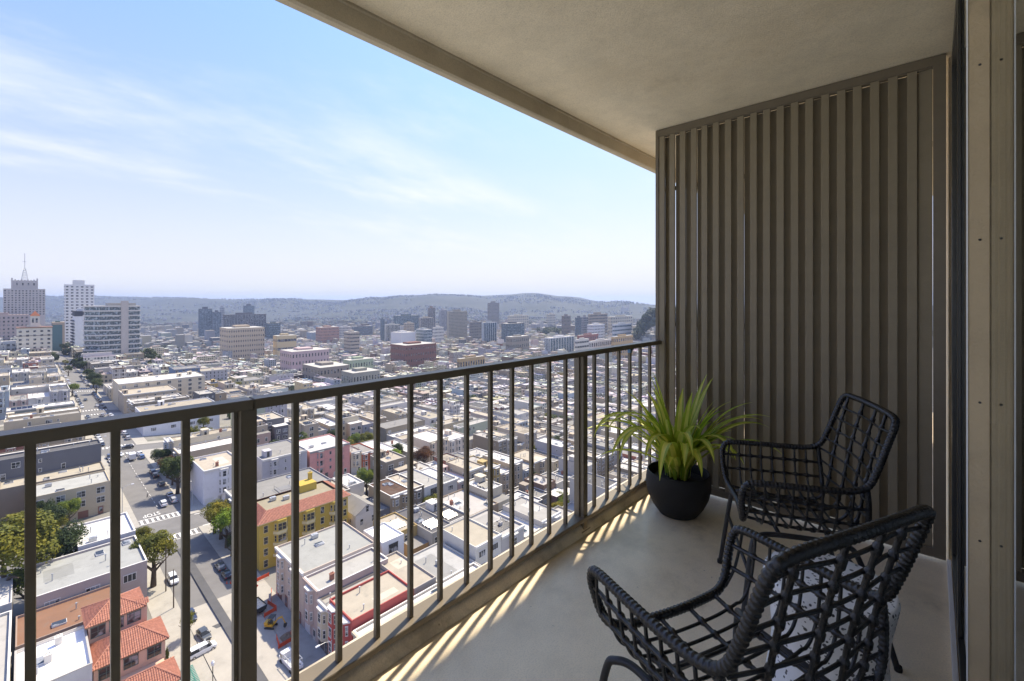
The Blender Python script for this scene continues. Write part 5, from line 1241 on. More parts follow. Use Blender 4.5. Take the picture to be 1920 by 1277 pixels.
w = MB(); tile_slope(w, (4.3,3.9,13.2), (6.2,3.9,13.2), (4.3,4.8,13.9), (6.2,4.8,13.9)); tile_slope(w, (6.2,5.7,13.2), (4.3,5.7,13.2), (6.2,4.8,13.9), (4.3,4.8,13.9)); w.build('chimney_cap', MT['tile'], ck)
# mural wall beside the villa
mm = bpy.data.materials.new('painted_mural'); mm.use_nodes = True; t = mm.node_tree; p = t.nodes['Principled BSDF']; vec = N(t, 'ShaderNodeTexCoord').outputs['Object']
c = MIX(t, RAMP(t, NOISE(t, vec, .5, 3), .45, .55), (.16,.24,.42), (.08,.2,.05)); c = MIX(t, RAMP(t, NOISE(t, vec, .8, 2), .55, .62), c, (.62,.14,.03)); L(t, c, p.inputs['Base Color'])
z = gz(3, 101); w = MB(); w.box(-6, 5, -.2, .2, -1, 6.2); tag(w.build('garden_wall', mm, None, (2.6, 101, z)), 'garden wall painted with orange flowers below the white terrace', 'wall')
# teal pergola by the pavement
z = gz(19.2, 100); pg = thing('pergola', 'teal slatted pergola on the pavement beside the villa', 'pergola', (20.6, 101.5, z+.12))
for x in (-1.2, 1.2):
    for y in (-3, 0, 3): b = MB(); b.box(x-.07, x+.07, y-.07, y+.07, 0, 2.4); b.build('post', MT['trim'], pg, color=(.10,.36,.30))
for x in (-1.2, 1.2): b = MB(); b.box(x-.06, x+.06, -3.4, 3.4, 2.4, 2.55); b.build('beam', MT['trim'], pg, color=(.10,.36,.30))
b = MB(); b.box(-1.7, 1.7, -.06, .06, 2.56, 2.7); sl = b.mesh('slat', [MT['trim']])
for i in range(15): put('slat', sl, pg, (0, -3.3+i*.47, 0), 0, (.10,.36,.30))

# yellow apartment building with a tiled skirt roof
z = gz(56, 140); yb = thing('yellow_building', 'ochre yellow apartment building with red tile skirt roof and bay stacks', 'apartment building', (56, 140.5, z))
YEL = (.50,.36,.075); a, c, hh = 12.6, 7.2, 13.6
b = MB(); b.box(-a, a, -c, c, -1.5, hh, 0, 't'); b.build('wall', MT['wall'], yb, color=YEL)
b = MB(); b.box(-a+2.7, a-2.7, -c+2.7, c-2.7, hh+.4, hh+1.35); b.box(-a+2.75, a-2.75, -c+2.75, c-2.75, hh+1.351, hh+1.36, 1); b.build('roof', [MT['wall'], MT['roof']], yb, color=(.30,.27,.2))
b = MB(); 
O = .7
for (p0, p1, q0, q1) in (((-a-O,-c-O), (a+O,-c-O), (-a+2.6,-c+2.6), (a-2.6,-c+2.6)), ((a+O,c+O), (-a-O,c+O), (a-2.6,c-2.6), (-a+2.6,c-2.6)), ((-a-O,c+O), (-a-O,-c-O), (-a+2.6,c-2.6), (-a+2.6,-c+2.6)), ((a+O,-c-O), (a+O,c+O), (a-2.6,-c+2.6), (a-2.6,c-2.6))):
    tile_slope(b, (*p0, hh-.1), (*p1, hh-.1), (*q0, hh+1.9), (*q1, hh+1.9))
yr = b.build('tiled_roof', MT['tile'], yb)
b = MB(); b.box(-a-O, a+O, -c-O, c+O, hh-.36, hh-.12); b.build('eaves', MT['trim'], yb, color=(.62,.52,.28))
b = MB(); b.box(1.5, 6.5, 1, 5.4, hh+1.36, hh+3.6); b.build('lift_tower', MT['wall'], yr, color=YEL); put('chimney', CHIM, yr, (6.0, 4.6, hh+3.4), 0, YEL, (1.2, 1.2, 1.6)); put('roof_fan_unit', HVAC, yr, (-3, 0, hh+1.36)); put('roof_fan_unit', HVAC, yr, (-6, 2, hh+1.36))
for x in (-7.2, .6, 8.6):
    b = MB(); w2, w1, d = 1.9, 1.05, 1.2; b.prism([(x-w2, -c), (x-w1, -c-d), (x+w1, -c-d), (x+w2, -c)], 3.2, hh-.4, 0, True, True); bay = b.build('bay_window', MT['wall'], yb, color=YEL)
    for L_ in range(3):
        zc = 5.2+L_*3.1; place_window('sash', bay, '-v', x-.52, zc, c+d, (.5,.42,.2)); place_window('sash', bay, '-v', x+.52, zc, c+d, (.5,.42,.2))
        for sg in (-1, 1): o_ = put('window', WIN['small'], bay, (x+sg*(w1+w2)/2, -c-d/2, zc), sg*math.atan2(d, w2-w1), (.5,.42,.2)); o_.scale = (.8, 1, 1.5)
        b = MB(); b.prism([(x-w2-.05, -c-.01), (x-w1-.04, -c-d-.07), (x+w1+.04, -c-d-.07), (x+w2+.05, -c-.01)], zc-1.95, zc-1.15, 0, True, True); b.build('spandrel', MT['trim'], bay, color=(.66,.58,.34))
for x in (-11, -3.4, 4.6, 11.6):
    for L_ in range(4): place_window('sash', yb, '-v', x, 2.2+L_*3.1, c, (.6,.52,.3))
for y in (-4, 0, 4):
    for L_ in range(4): place_window('pair', yb, '-u', y, 2.2+L_*3.1, a, (.6,.52,.3))
# ================================================================== TREES
def crown_mesh(seed, lobes, n, leaf, flat=.8, wispy=False):
    """unit crown (radius ~1): leaf-sized faces over clumped lobes"""
    rg = random.Random(seed); b = MB(); L_ = []
    for i in range(lobes):
        a = rg.uniform(0, 2*math.pi); r = rg.uniform(.15, .72)**.8; z = rg.uniform(-.42, .62)
        L_.append((Vector((math.cos(a)*r*(1-.35*max(0, z)), math.sin(a)*r*(1-.35*max(0, z)), z*flat)), rg.uniform(.22, .42)))
    for i in range(n):
        c, r = rg.choice(L_)
        d = Vector((rg.gauss(0, 1), rg.gauss(0, 1), rg.gauss(.25, 1))).normalized()
        p = c+d*r*(rg.uniform(.72, 1.08) if not wispy else rg.uniform(.3, 1.35))
        nrm = (d+Vector((rg.uniform(-.7, .7), rg.uniform(-.7, .7), rg.uniform(-.3, .9)))).normalized()
        t1 = nrm.orthogonal().normalized(); t1 = Quaternion(nrm, rg.uniform(0, 6.28)) @ t1; t2 = nrm.cross(t1)
        s = leaf*rg.uniform(.6, 1.3)
        b.add([p-t1*s*.5, p+t2*s*.42, p+t1*s*.6, p-t2*s*.42+nrm*s*.12], [(0,1,2,3)])
    return b.mesh('crown', MT['leaf'])
CROWNS = [crown_mesh(1, 34, 8500, .072), crown_mesh(2, 26, 7400, .076, .75), crown_mesh(3, 38, 8600, .07, .95), crown_mesh(4, 16, 3600, .075, 1.0, True)]
LOWCROWN = [crown_mesh(11, 12, 750, .17), crown_mesh(12, 10, 650, .18, .7)]
def trunk_mesh(seed, k=5):
    rg = random.Random(seed); b = MB()
    b.tube([(0,0,-.05), (.01,.01,.25), (rg.uniform(-.03,.03), rg.uniform(-.03,.03), .5), (0,0,.72)], lambda i: [.055,.042,.035,.02][i], 8)
    for i in range(k):
        a = 2*math.pi*i/k+rg.uniform(-.4, .4); r = rg.uniform(.22, .38)
        b.tube([(0,0,.34+.03*i), (math.cos(a)*r*.5, math.sin(a)*r*.5, .52+.03*i), (math.cos(a)*r, math.sin(a)*r, .72+rg.uniform(-.05, .1))], lambda j: [.026,.018,.008][j], 6)
    return b.mesh('trunk', MT['bark'], True)
TRUNKS = [trunk_mesh(5), trunk_mesh(6)]
TGREEN = {'dark green': (.05,.075,.02), 'olive green': (.125,.135,.022), 'bright green': (.11,.16,.025), 'yellow green': (.20,.18,.02), 'lime green': (.15,.24,.025), 'rust brown': (.10,.045,.022), 'deep green': (.032,.055,.018), 'purple brown': (.04,.022,.024)}
def tree(u, v, hgt, rad, colr, label, var=0, low=False, rz=None, base=.42, z=None):
    z = gz(u, v) if z is None else z
    r_ = thing('tree', label, 'tree', (u, v, z), 0, 'trees along the streets and in the yards')
    ch = hgt*(1-base)/2
    put('trunk', TRUNKS[var % 2], r_, (0, 0, 0), 0, None, (hgt*.9, hgt*.9, hgt*(base+.28)))
    put('crown', (LOWCROWN if low else CROWNS)[var % (2 if low else 4)], r_, (0, 0, hgt*base+ch*.9), (u*3.1+v*1.7) % 6.28 if rz is None else rz, TGREEN[colr], (rad, rad, ch*1.25))
    return r_
tree(-3, 153, 24, 10.0, 'olive green', 'huge spreading olive-green tree behind the solar-panel house', 0)
tree(5.5, 157, 17, 6.0, 'deep green', 'dark tree filling the yard beside the huge spreading tree', 2)
tree(1, 151.5, 12, 4.6, 'bright green', 'bright green bushy tree against the mauve grey building', 1)
tree(-8, 134.8+.5, 10, 4.2, 'olive green', 'olive shrub-like tree between the solar house and brown roof', 2)
tree(22.3, 144, 14.5, 5.2, 'olive green', 'tall street tree on the left pavement beside the mauve grey building', 1)
tree(22.4, 161, 9, 3.0, 'olive green', 'small street tree on left pavement just before the near crosswalk', 2)
tree(40.6, 152, 11, 4.4, 'lime green', 'feathery lime-green street tree in front of the yellow building', 3)
tree(40.8, 158.5, 11.5, 4.6, 'yellow green', 'yellow-leaved street tree beside the crosswalk', 0)
tree(40.4, 163.6, 10.5, 3.6, 'olive green', 'olive street tree on the corner behind the yellow-leaved one', 1)
tree(40.2, 146, 6, 1.7, 'dark green', 'young slim street tree by the parked dark cars', 3)
tree(38.9, 205, 15, 6.0, 'dark green', 'large dark street tree across the crosswalk in front of the pale corner house', 0)
tree(39.3, 216, 8, 2.6, 'purple brown', 'purple-leaved street tree past the large dark one', 1)
tree(39.5, 226, 9, 3.4, 'rust brown', 'brownish street tree below the pale blue house', 2)
tree(39.5, 237, 10, 4.0, 'deep green', 'dark bushy street tree beside the pale blue house', 0)
tree(56.5, 199, 8, 3.6, 'olive green', 'garden tree in the gap beside the pale corner house', 2)
tree(116, 183.6, 11, 4.8, 'lime green', 'round bright green street tree in front of the low white house', 1)
tree(134, 183.5, 10.5, 5.4, 'rust brown', 'rust-brown round street tree beside the ornate cream house', 2)
tree(128, 94, 7, 3.0, 'olive green', 'small yard tree beside the charcoal terrace house', 0); tree(134, 101, 8, 3.2, 'yellow green', 'yellowish yard tree behind the charcoal terrace house', 1)
tree(24, 118, 5.5, 1.9, 'olive green', 'small clipped tree at the kerb beside the villa', 3)
tree(49, 68.5+.2, 6, 2.4, 'deep green', 'dark round tree under the street lamp by the red house', 0)
for i, (x, y) in enumerate(((18.9, 108), (18.9, 111.5), (18.9, 115.2))): tree(x+.55, y, 4.2, .5, 'dark green', 'slim cypress in the line beside the villa wall', 2, True, base=.1)
lt = 0
for px, py, t_, h_, r_, cc, lb in (
    (135, 770, 330, 10, 4.5, 'bright green', 'bright green round tree on left pavement of the long street'), (128, 715, 420, 10, 4.5, 'dark green', 'dark tree on left pavement at the second corner'), (122, 690, 470, 9, 3, 'olive green', 'olive palm-like tree higher up the left pavement'),
    (122, 655, 640, 16, 9, 'deep green', 'dark leafy tree at the top of the street'), (138, 660, 600, 15, 8, 'deep green', 'second dark tree at the top of the street beside the slab'),
    (150, 668, 520, 13, 7, 'deep green', 'dark street tree in the leafy row before the banded tower'), (153, 680, 480, 13, 7, 'dark green', 'lower dark street tree in the leafy row before the banded tower'), (158, 690, 450, 12, 6.5, 'deep green', 'nearest dark street tree in the leafy row by the cream block'),
    (170, 715, 400, 13, 6.5, 'dark green', 'dark street tree beside the beige rooftop block'), (175, 730, 370, 13, 6, 'deep green', 'broad dark street tree below the beige rooftop block'), (180, 742, 345, 12, 5.5, 'dark green', 'dark street tree above the parked black cars'),
    (272, 655, 560, 24, 13, 'deep green', 'big dark tree mass right of the banded tower'), (285, 662, 550, 20, 11, 'deep green', 'second big dark tree right of the banded tower'), (290, 668, 530, 14, 8, 'olive green', 'olive tree at the foot of the dark tree mass'),
    (370, 648, 800, 16, 12, 'olive green', 'olive tree clump above the deep blue block'),
    (408, 706, 430, 12, 8, 'dark green', 'dark yard tree below the lavender grey block'), (422, 700, 450, 13, 8, 'olive green', 'olive yard tree below the lavender grey block'), (436, 702, 440, 11, 8, 'olive green', 'second olive yard tree in the same leafy court'), (450, 698, 455, 12, 7, 'dark green', 'dark yard tree closing the leafy court'), (390, 712, 415, 9, 6, 'dark green', 'low dark yard tree before the lavender grey block'),
    (505, 770, 300, 9, 8, 'bright green', 'bright tree seen under the rail behind the baluster'), (527, 766, 305, 8, 7, 'dark green', 'darker tree beside the bright one under the rail'),
    (790, 678, 620, 14, 12, 'deep green', 'dark green tree row below the red brick block'), (808, 682, 600, 13, 11, 'deep green', 'second dark tree below the red brick block'), (776, 674, 640, 13, 11, 'dark green', 'first dark tree left of the tree row by the brick block'),
    (886, 708, 520, 12, 9, 'dark green', 'dark street tree under the rail at mid-balcony'), (905, 712, 500, 12, 9, 'dark green', 'second dark street tree under the rail at mid-balcony'), (928, 712, 500, 11, 8, 'olive green', 'olive street tree under the rail at mid-balcony'),
    (980, 722, 430, 14, 9, 'dark green', 'round dark tree in the row along the third avenue'), (1015, 732, 420, 11, 8, 'olive green', 'olive tree in the row along the third avenue'), (1030, 735, 415, 13, 8, 'dark green', 'dark tree in the row along the third avenue'), (1045, 740, 410, 12, 7, 'dark green', 'another dark tree ending the row along the third avenue'), (1068, 752, 390, 10, 6, 'deep green', 'deep green tree beside the broad railing post'),
    (1012, 828, 262, 11, 6, 'olive green', 'olive tree above the parking court'), (1042, 806, 280, 14, 7.5, 'deep green', 'deep green tree behind the parking court'), (990, 838, 270, 6, 3, 'rust brown', 'small rusty tree in the parking court'),
    (1050, 938, 178, 9, 4.2, 'bright green', 'bright leafy yard tree behind the last balusters'), (1035, 982, 150, 6, 3.2, 'yellow green', 'yellowish yard shrub-tree behind the last balusters'), (985, 925, 190, 5, 2.6, 'olive green', 'small olive tree on a roof garden'),
    (1150, 720, 520, 12, 8, 'dark green', 'dark tree seen past the thin balusters'), (1170, 735, 480, 10, 7, 'deep green', 'deep green tree near the last balusters'), (845, 800, 330, 9, 5, 'dark green', 'dark street tree beside the cream houses'), (830, 795, 335, 8, 5, 'olive green', 'olive street tree beside the cream houses')):
    u, v = ray(px, t_); lt += 1
    tree(u, v, h_, r_, cc, lb, lt, t_ > 380)
# more trees in the yards between the rows
rgy = random.Random(99); ny_ = 0; tries = 0
while ny_ < 46 and tries < 4000:
    tries += 1; t_ = rgy.uniform(110, 430); px = rgy.uniform(0, 1225); u, v = ray(px, t_)
    if u < 46 and u > 14: continue
    if any(abs(u-s) < HU+1 for s in SU) or any(abs(v-s) < HV+1 for s in SV): continue
    q = proj(u, v, gz(u, v)+4)
    if any(h['u0']-2.2 < u < h['u1']+2.2 and h['v0']-1.2 < v < h['v1']+2.2 for h in LOTS): continue
    if any(a_-1 < u < b_+1 and c_-1 < v < d_+1 for a_, b_, c_, d_ in TAKEN): continue
    cc = rgy.choice(['dark green', 'olive green', 'deep green', 'bright green', 'olive green'])
    nh = min((h for h in near if not h.get('hand')), key=lambda h: ((h['u0']+h['u1'])/2-u)**2+((h['v0']+h['v1'])/2-v)**2)
    lb = '%s yard tree by the %s house %s %s' % (cc, nh['wall'], ORD[min(24, nh['n'])], nh['phrase'])
    if len(lb.split()) > 16: lb = '%s yard tree by house %s %s' % (cc, ORD[min(24, nh['n'])], nh['phrase'])
    tree(u, v, rgy.uniform(7.5, 12), rgy.uniform(2.6, 4.4), cc, ' '.join(lb.split()[:16]), ny_, t_ > 260); ny_ += 1
print('YARD TREES', ny_)
# palms
for n, (px, t_) in enumerate(((716, 640), (722, 632), (698, 650))):
    u, v = ray(px, t_); z = gz(u, v); pm = thing('palm_tree', ['tallest of three shaggy palms before the brick block', 'lower shaggy palm leaning beside the tallest one', 'slim palm standing apart left of the other two'][n], 'palm', (u, v, z))
    b = MB(); b.tube([(0,0,-1), (.3,0,9), (.2,.2,17-n*2)], .5, 6); b.build('trunk', MT['bark'], pm)
    put('crown', LOWCROWN[0], pm, (.2, .2, 16-n*2), 0, (.09,.08,.03), (3.2, 3.2, 3.8))
# woods on the far hill and scattered far trees
def blob(b, u, v, z, r, h, rg):
    n = 26
    for i in range(n):
        d = Vector((rg.gauss(0,1), rg.gauss(0,1), rg.gauss(0,1))).normalized(); p = Vector((u+d.x*r, v+d.y*r, z+h*.5+d.z*h*.5)); nn = (d+Vector((rg.uniform(-.6,.6), rg.uniform(-.6,.6), rg.uniform(0,.8)))).normalized()
        t1 = nn.orthogonal().normalized(); t2 = nn.cross(t1); s = r*.55
        b.add([p-t1*s, p+t2*s*.8, p+t1*s, p-t2*s*.8], [(0,1,2,3)])
rg = random.Random(31); b = MB()
for i in range(420):      # wooded park hill beside the screen
    px = rg.uniform(1190, 1330); t_ = rg.uniform(1350, 1650); u, v = ray(px, t_)
    e = 1-((px-1262)/75)**2
    if e <= 0: continue
    zz_ = terrain_z(u, v); zt = EYE-(577-564)/F*t_
    blob(b, u, v, lerp(zz_, zt-16, min(1, e*1.5)*rg.uniform(.55, 1)), rg.uniform(7, 12), rg.uniform(14, 20), rg)
o = b.build('wooded_hill', MT['leaf'], color=(.035,.05,.028)); o['kind'] = 'stuff'; o['label'] = 'dark wooded park hill rising beside the screen'; o['category'] = 'woods'
b = MB()
for i in range(2600):
    tt = 420*(2700/420)**rg.random(); k = rg.uniform(-1.2, .5); u, v = tt*(FX+k*RX), tt*(FY+k*RY)
    if tt < 1600 and (u > -600 and u < 1490 and v < 1640):
        cu = min(abs(u-s) for s in SU); cv = min(abs(v-s) for s in SV)
        if not (7.5 < cu < 10.5 or 7.2 < cv < 9.6): continue
    s = rg.uniform(3, 5.5) if tt < 2500 else rg.uniform(4, 8); blob(b, u, v, terrain_z(u, v)+1, s, s*1.7, rg)
for i in range(160):     # dark clump in the middle distance
    px = rg.gauss(1035, 9); t_ = rg.uniform(1750, 1900); u, v = ray(px, t_); blob(b, u, v, terrain_z(u, v)+rg.uniform(0, 14), rg.uniform(6, 9), rg.uniform(14, 20), rg)
o = b.build('far_trees', MT['leaf'], color=(.032,.05,.02)); o['kind'] = 'stuff'; o['label'] = 'far-off street and garden trees scattered through the city'; o['category'] = 'trees'
b = MB(); rgb = random.Random(8)
for h in []: pass
# yard greenery inside the blocks
yr_ = MB()
for k, su in enumerate(SU[:-1]):
    for j in range(1, 5):
        for i in range(7):
            u, v = rgb.uniform(su+HU+28, SU[k+1]-HU-28), (SV[j]+SV[j+1])/2+rgb.uniform(-16, 16)
            q = proj(u, v, gz(u, v))
            if q and -60 < q[0] < 1280 and not any(h['u0']-.8 < u < h['u1']+.8 and h['v0']-.8 < v < h['v1']+.8 for h in LOTS):
                for _ in range(3): blob(yr_, u+rgb.uniform(-2, 2), v+rgb.uniform(-2, 2), gz(u, v)+rgb.uniform(.3, 2.5), rgb.uniform(1.3, 2.6), rgb.uniform(3, 6), rgb)
o = yr_.build('yard_shrubs', MT['leaf'], color=(.05,.075,.022)); o['kind'] = 'stuff'; o['label'] = 'shrubs and hedges growing in the yards between the houses'; o['category'] = 'shrubs'

# ================================================================== STREET MARKINGS
UC = 31.5
def quad_on(u0, u1, v0, v1, dz=.012):
    b = MB(); cu, cv = (u0+u1)/2, (v0+v1)/2; zc = gz(cu, cv)
    b.add([(x-cu, y-cv, gz(x, y)-zc+dz) for x, y in ((u0,v0), (u1,v0), (u1,v1), (u0,v1))], [(0,1,2,3)]); return b, (cu, cv, zc)
def mark(u0, u1, v0, v1, name):
    b, l = quad_on(u0, u1, v0, v1); return b.build(name, MT['paint'], ROAD, l)
for va in (167.2, 184.2):
    for i in range(9): mark(25.6+i*1.36, 26.2+i*1.36, va, va+3.2, 'crosswalk_bar')
    for y in (va-.35, va+3.4): mark(25.3, 37.7, y, y+.28, 'crosswalk_line')
for ua in (20.8, 39.2):
    for y in (171.6, 182): mark(ua, ua+3.0, y, y+.3, 'crosswalk_line')
for cv in (281.8, 386.6, 491.4):
    for va in (cv-9.5, cv+6.5):
        for i in range(9): mark(25.6+i*1.36, 26.25+i*1.36, va, va+3, 'crosswalk_bar')
def road_text(s, u, v, size, rz, along=2.2):
    cu = bpy.data.curves.new('stop_lettering', 'FONT'); cu.body = s; cu.size = size; cu.align_x = 'CENTER'
    o = bpy.data.objects.new('tmp', cu); col.objects.link(o); dg = bpy.context.evaluated_depsgraph_get(); me = bpy.data.meshes.new_from_object(o.evaluated_get(dg)); bpy.data.objects.remove(o)
    me.materials.clear(); me.materials.append(MT['paint']); me.name = 'stop_lettering'
    q = put('stop_lettering', me, ROAD, (u, v, gz(u, v)+.016), rz); q.scale = (1, along, 1); return q
road_text('STOP', 29.0, 191.5, 1.9, math.pi); road_text('STOP', 29.0, 290.5, 1.9, math.pi)
for i in range(40):
    v = 196+i*2.1*2
    if any(abs(v-s) < 12 for s in SV): continue
    mark(UC-.06, UC+.06, v, v+2.0, 'lane_dash')
# patched strips in the near carriageway
MT['patch'] = mat('asphalt_patch', (.085,.085,.088), rough=.9, var=.12, nscale=.5, coords='World'); MT['oldroad'] = mat('worn_concrete_road', (.36,.335,.29), rough=.9, var=.1, nscale=.3, stain=.35, stain_scale=.25, stain_col=(.15,.145,.13), coords='World')
b, l = quad_on(25.2, 37.8, 66, 128, .006); b.build('worn_surface', MT['oldroad'], ROAD, l)
for (u0, u1, v0, v1) in ((30.2, 32.0, 70, 160), (25.4, 37.4, 124.5, 126.6), (25.4, 31, 116.5, 118.0), (34.6, 36, 84, 112)):
    b, l = quad_on(u0, u1, v0, v1, .011+.001*u0/30); b.build('asphalt_patch', MT['patch'], ROAD, l)

# ================================================================== VEHICLES
def loft(b, secs, mat=0):
    """secs: list of (x, [(y,z)...]) closed rings"""
    n = len(secs[0][1]); o = len(b.v)
    for x, ring in secs: b.v += [(y, x, z) for y, z in ring]
    for i in range(len(secs)-1):
        for k in range(n): b.f.append((o+i*n+k, o+i*n+(k+1) % n, o+(i+1)*n+(k+1) % n, o+(i+1)*n+k)); b.m.append(mat)
    b.f.append(tuple(o+k for k in range(n))); b.m.append(mat); b.f.append(tuple(o+(len(secs)-1)*n+n-1-k for k in range(n))); b.m.append(mat)
def car_proto(kind):
    """points along +y (front)"""
    Ln, Wd = {'sedan': (4.6, 1.8), 'suv': (4.7, 1.9), 'van': (5.0, 1.98), 'hatch': (4.2, 1.78)}[kind]
    a = Ln/2; w = Wd/2
    hood = {'sedan': .92, 'suv': 1.08, 'van': 1.12, 'hatch': .98}[kind]; roofz = {'sedan': 1.44, 'suv': 1.72, 'van': 1.8, 'hatch': 1.52}[kind]
    root = bpy.data.objects.new('parked_car', None); col.objects.link(root)
    b = MB()
    def ring(y, z0, z1, ww): return (y, [(-ww*.92, z0), (ww*.92, z0), (ww, z0+.18), (ww*1.0, (z0+z1)/2), (ww*.96, z1-.07), (ww*.86, z1), (-ww*.86, z1), (-ww*.96, z1-.07), (-ww*1.0, (z0+z1)/2), (-ww, z0+.18)])
    tl = {'sedan': .98, 'suv': 1.1, 'van': 1.1, 'hatch': 1.02}[kind]
    loft(b, [ring(-a, .42, tl-.12, w*.84), ring(-a+.12, .3, tl, w*.94), ring(-a+.9, .25, tl+.02, w), ring(0, .24, hood+.05, w), ring(a-1.2, .25, hood, w), ring(a-.35, .28, hood-.14, w*.95), ring(a-.08, .34, hood-.26, w*.88), ring(a, .42, hood-.38, w*.8)])
    b.build('body', MT['car'], root, smooth=False)
    f0, f1, r1, r0 = {'sedan': (a-1.25, a-1.95, -a+1.35, -a+.55), 'suv': (a-1.15, a-1.8, -a+.55, -a+.16), 'van': (a-.85, a-1.75, -a+.45, -a+.1), 'hatch': (a-1.05, a-1.75, -a+.75, -a+.2)}[kind]
    g = MB()
    def gr(y, z0, z1, w0, w1): return (y, [(-w0, z0), (w0, z0), (w1, z1), (-w1, z1)])
    zs = hood-.02
    loft(g, [gr(r0, zs, zs+.02, w*.88, w*.86), gr(r1, zs, roofz-.03, w*.93, w*.74), gr(f1, zs, roofz-.03, w*.93, w*.74), gr(f0, zs, zs+.02, w*.9, w*.86)])
    g.build('window_glass', MT['carglass'], root)
    g = MB(); loft(g, [gr(r1-.06, roofz-.05, roofz-.02, w*.75, w*.7), gr((r1+f1)/2, roofz-.045, roofz+.03, w*.755, w*.7), gr(f1+.06, roofz-.05, roofz-.02, w*.75, w*.7)])
    for sx in (-1, 1):
        for y in ((r1+f1)/2,): g.box(sx*w*.83-.05, sx*w*.83+.05, y-.06, y+.06, zs+.05, roofz-.03)
    g.build('roof', MT['car'], root)
    b = MB(); b.tube([(-.11,0,0), (.11,0,0)], .33, 14); b.tube([(.105,0,0), (.118,0,0)], .2, 10, 1); b.tube([(-.118,0,0), (-.105,0,0)], .2, 10, 1); wm = b.mesh('wheel', [MT['rubber'], MT['chrome']])
    for sx in (-1, 1):
        for y in (a-.85, -a+.85): put('wheel', wm, root, (sx*(w-.1), y, .33))
    for sx in (-1, 1):
        b = MB(); b.box(sx*w*.62-.2, sx*w*.62+.2, a-.17, a-.02, hood-.42, hood-.27); b.build('headlight', MT['lamp_white'], root)
        b = MB(); b.box(sx*w*.72-.14, sx*w*.72+.14, -a-.02, -a+.1, tl-.3, tl-.1); b.build('tail_light', MT['lamp_red'], root)
        b = MB(); b.box(sx*(w+.06)-.08, sx*(w+.06)+.08, f0-.35, f0-.2, hood-.02, hood+.14); b.build('mirror', MT['car'], root)
    return root
PROTO = {k: car_proto(k) for k in ('sedan', 'suv', 'van', 'hatch')}
USED = set()
def car(kind, u, v, rz, colr, label, group=None):
    z = (gz(u, v)); p = PROTO[kind]
    if kind not in USED: USED.add(kind); r_ = p; [setattr(c, 'color', (*colr, 1)) for c in p.children]
    else: r_ = copy_tree(p, None, colr)
    r_.name = 'car'; r_.location = (u, v, z+.02)
    e = 1.5; dx, dy = -math.sin(rz), math.cos(rz); pitch = math.atan2(gz(u+dx*e, v+dy*e)-gz(u-dx*e, v-dy*e), 2*e)
    r_.rotation_euler = (pitch, 0, rz); tag(r_, label, 'car', group); return r_
CC = {'white': (.72,.73,.74), 'black': (.012,.012,.014), 'dark grey': (.06,.065,.07), 'silver': (.42,.43,.45), 'navy': (.02,.03,.07), 'red': (.30,.03,.03), 'blue': (.06,.13,.28), 'beige': (.38,.34,.27), 'maroon': (.10,.02,.025)}
car('sedan', 36.3, 141.5, 0, CC['dark grey'], 'dark grey saloon parked at the kerb by the young street tree'); car('hatch', 36.4, 136.3, 0, CC['black'], 'black hatchback parked behind traffic cones')
car('suv', 26.2, 143.2, math.pi, CC['white'], 'white car parked under the tall street tree'); car('hatch', 26.6, 115.6, math.pi*1.04, CC['dark grey'], 'dark grey hatchback parked askew in front of the villa')
car('van', 25.2, 110.8, -math.pi/2*.96, CC['white'], 'white minivan pulled nose-out across the pavement by the pergola'); car('sedan', 26.1, 124.5, math.pi, CC['navy'], 'blue-grey saloon parked at the kerb before the villa drive')
car('suv', 33.2, 196.5, 0, CC['white'], 'white car waiting at the stop line before the crosswalk'); car('suv', 36.4, 198, 0, CC['silver'], 'silver car parked beside the large dark tree'); car('sedan', 36.5, 204.5, 0, CC['silver'], 'silver saloon behind the silver car at the large dark tree')
car('sedan', 36.5, 219, 0, CC['dark grey'], 'dark grey saloon parked by the purple-leaved tree'); car('suv', 36.4, 230.5, 0, CC['black'], 'black car parked below the pale blue house'); car('suv', 36.4, 236, 0, CC['black'], 'second black car parked below the pale blue house')
car('sedan', 30, 271, math.pi, CC['white'], 'white saloon driving down past the taupe house'); car('suv', 36.5, 268, 0, CC['white'], 'white car parked opposite the taupe house'); car('suv', 36.5, 262, 0, CC['blue'], 'blue car parked opposite the taupe house')
for i, (v, kd, cc) in enumerate(((246, 'sedan', 'silver'), (252, 'suv', 'white'), (258, 'hatch', 'white'), (264, 'sedan', 'white'), (270, 'suv', 'navy'))): car(kd, 26.3, v, math.pi, CC[cc], '%s %s in the line parked along the taupe house, %s from the corner' % (cc, {'sedan': 'saloon', 'suv': 'tall car', 'hatch': 'hatchback'}[kd], ORD[i]))
rg = random.Random(44); seen = {}
for side, uu, rz in ((0, 26.2, math.pi), (1, 36.6, 0)):
    v = 296; n = 0
    while v < 700:
        if not any(abs(v-s) < 13 for s in SV) and rg.random() < .72:
            kd = rg.choice(['sedan', 'suv', 'hatch', 'suv']); cc = rg.choice(['white', 'white', 'black', 'dark grey', 'silver', 'navy', 'silver', 'blue', 'maroon'])
            blkn = sum(1 for s in SV if s < v)
            cnt = seen.get((side, blkn), 0); seen[(side, blkn)] = cnt+1
            lb = '%s %s, %s on the %s kerb past the %s cross street' % (cc, {'sedan': 'saloon', 'suv': 'tall car', 'hatch': 'hatchback'}[kd], ORD[cnt], ['villa-side', 'yellow-building-side'][side], ORD[min(24, blkn-2)])
            car(kd, uu, v, rz, CC[cc], lb, 'cars parked along the long street'); n += 1
        v += 6.2
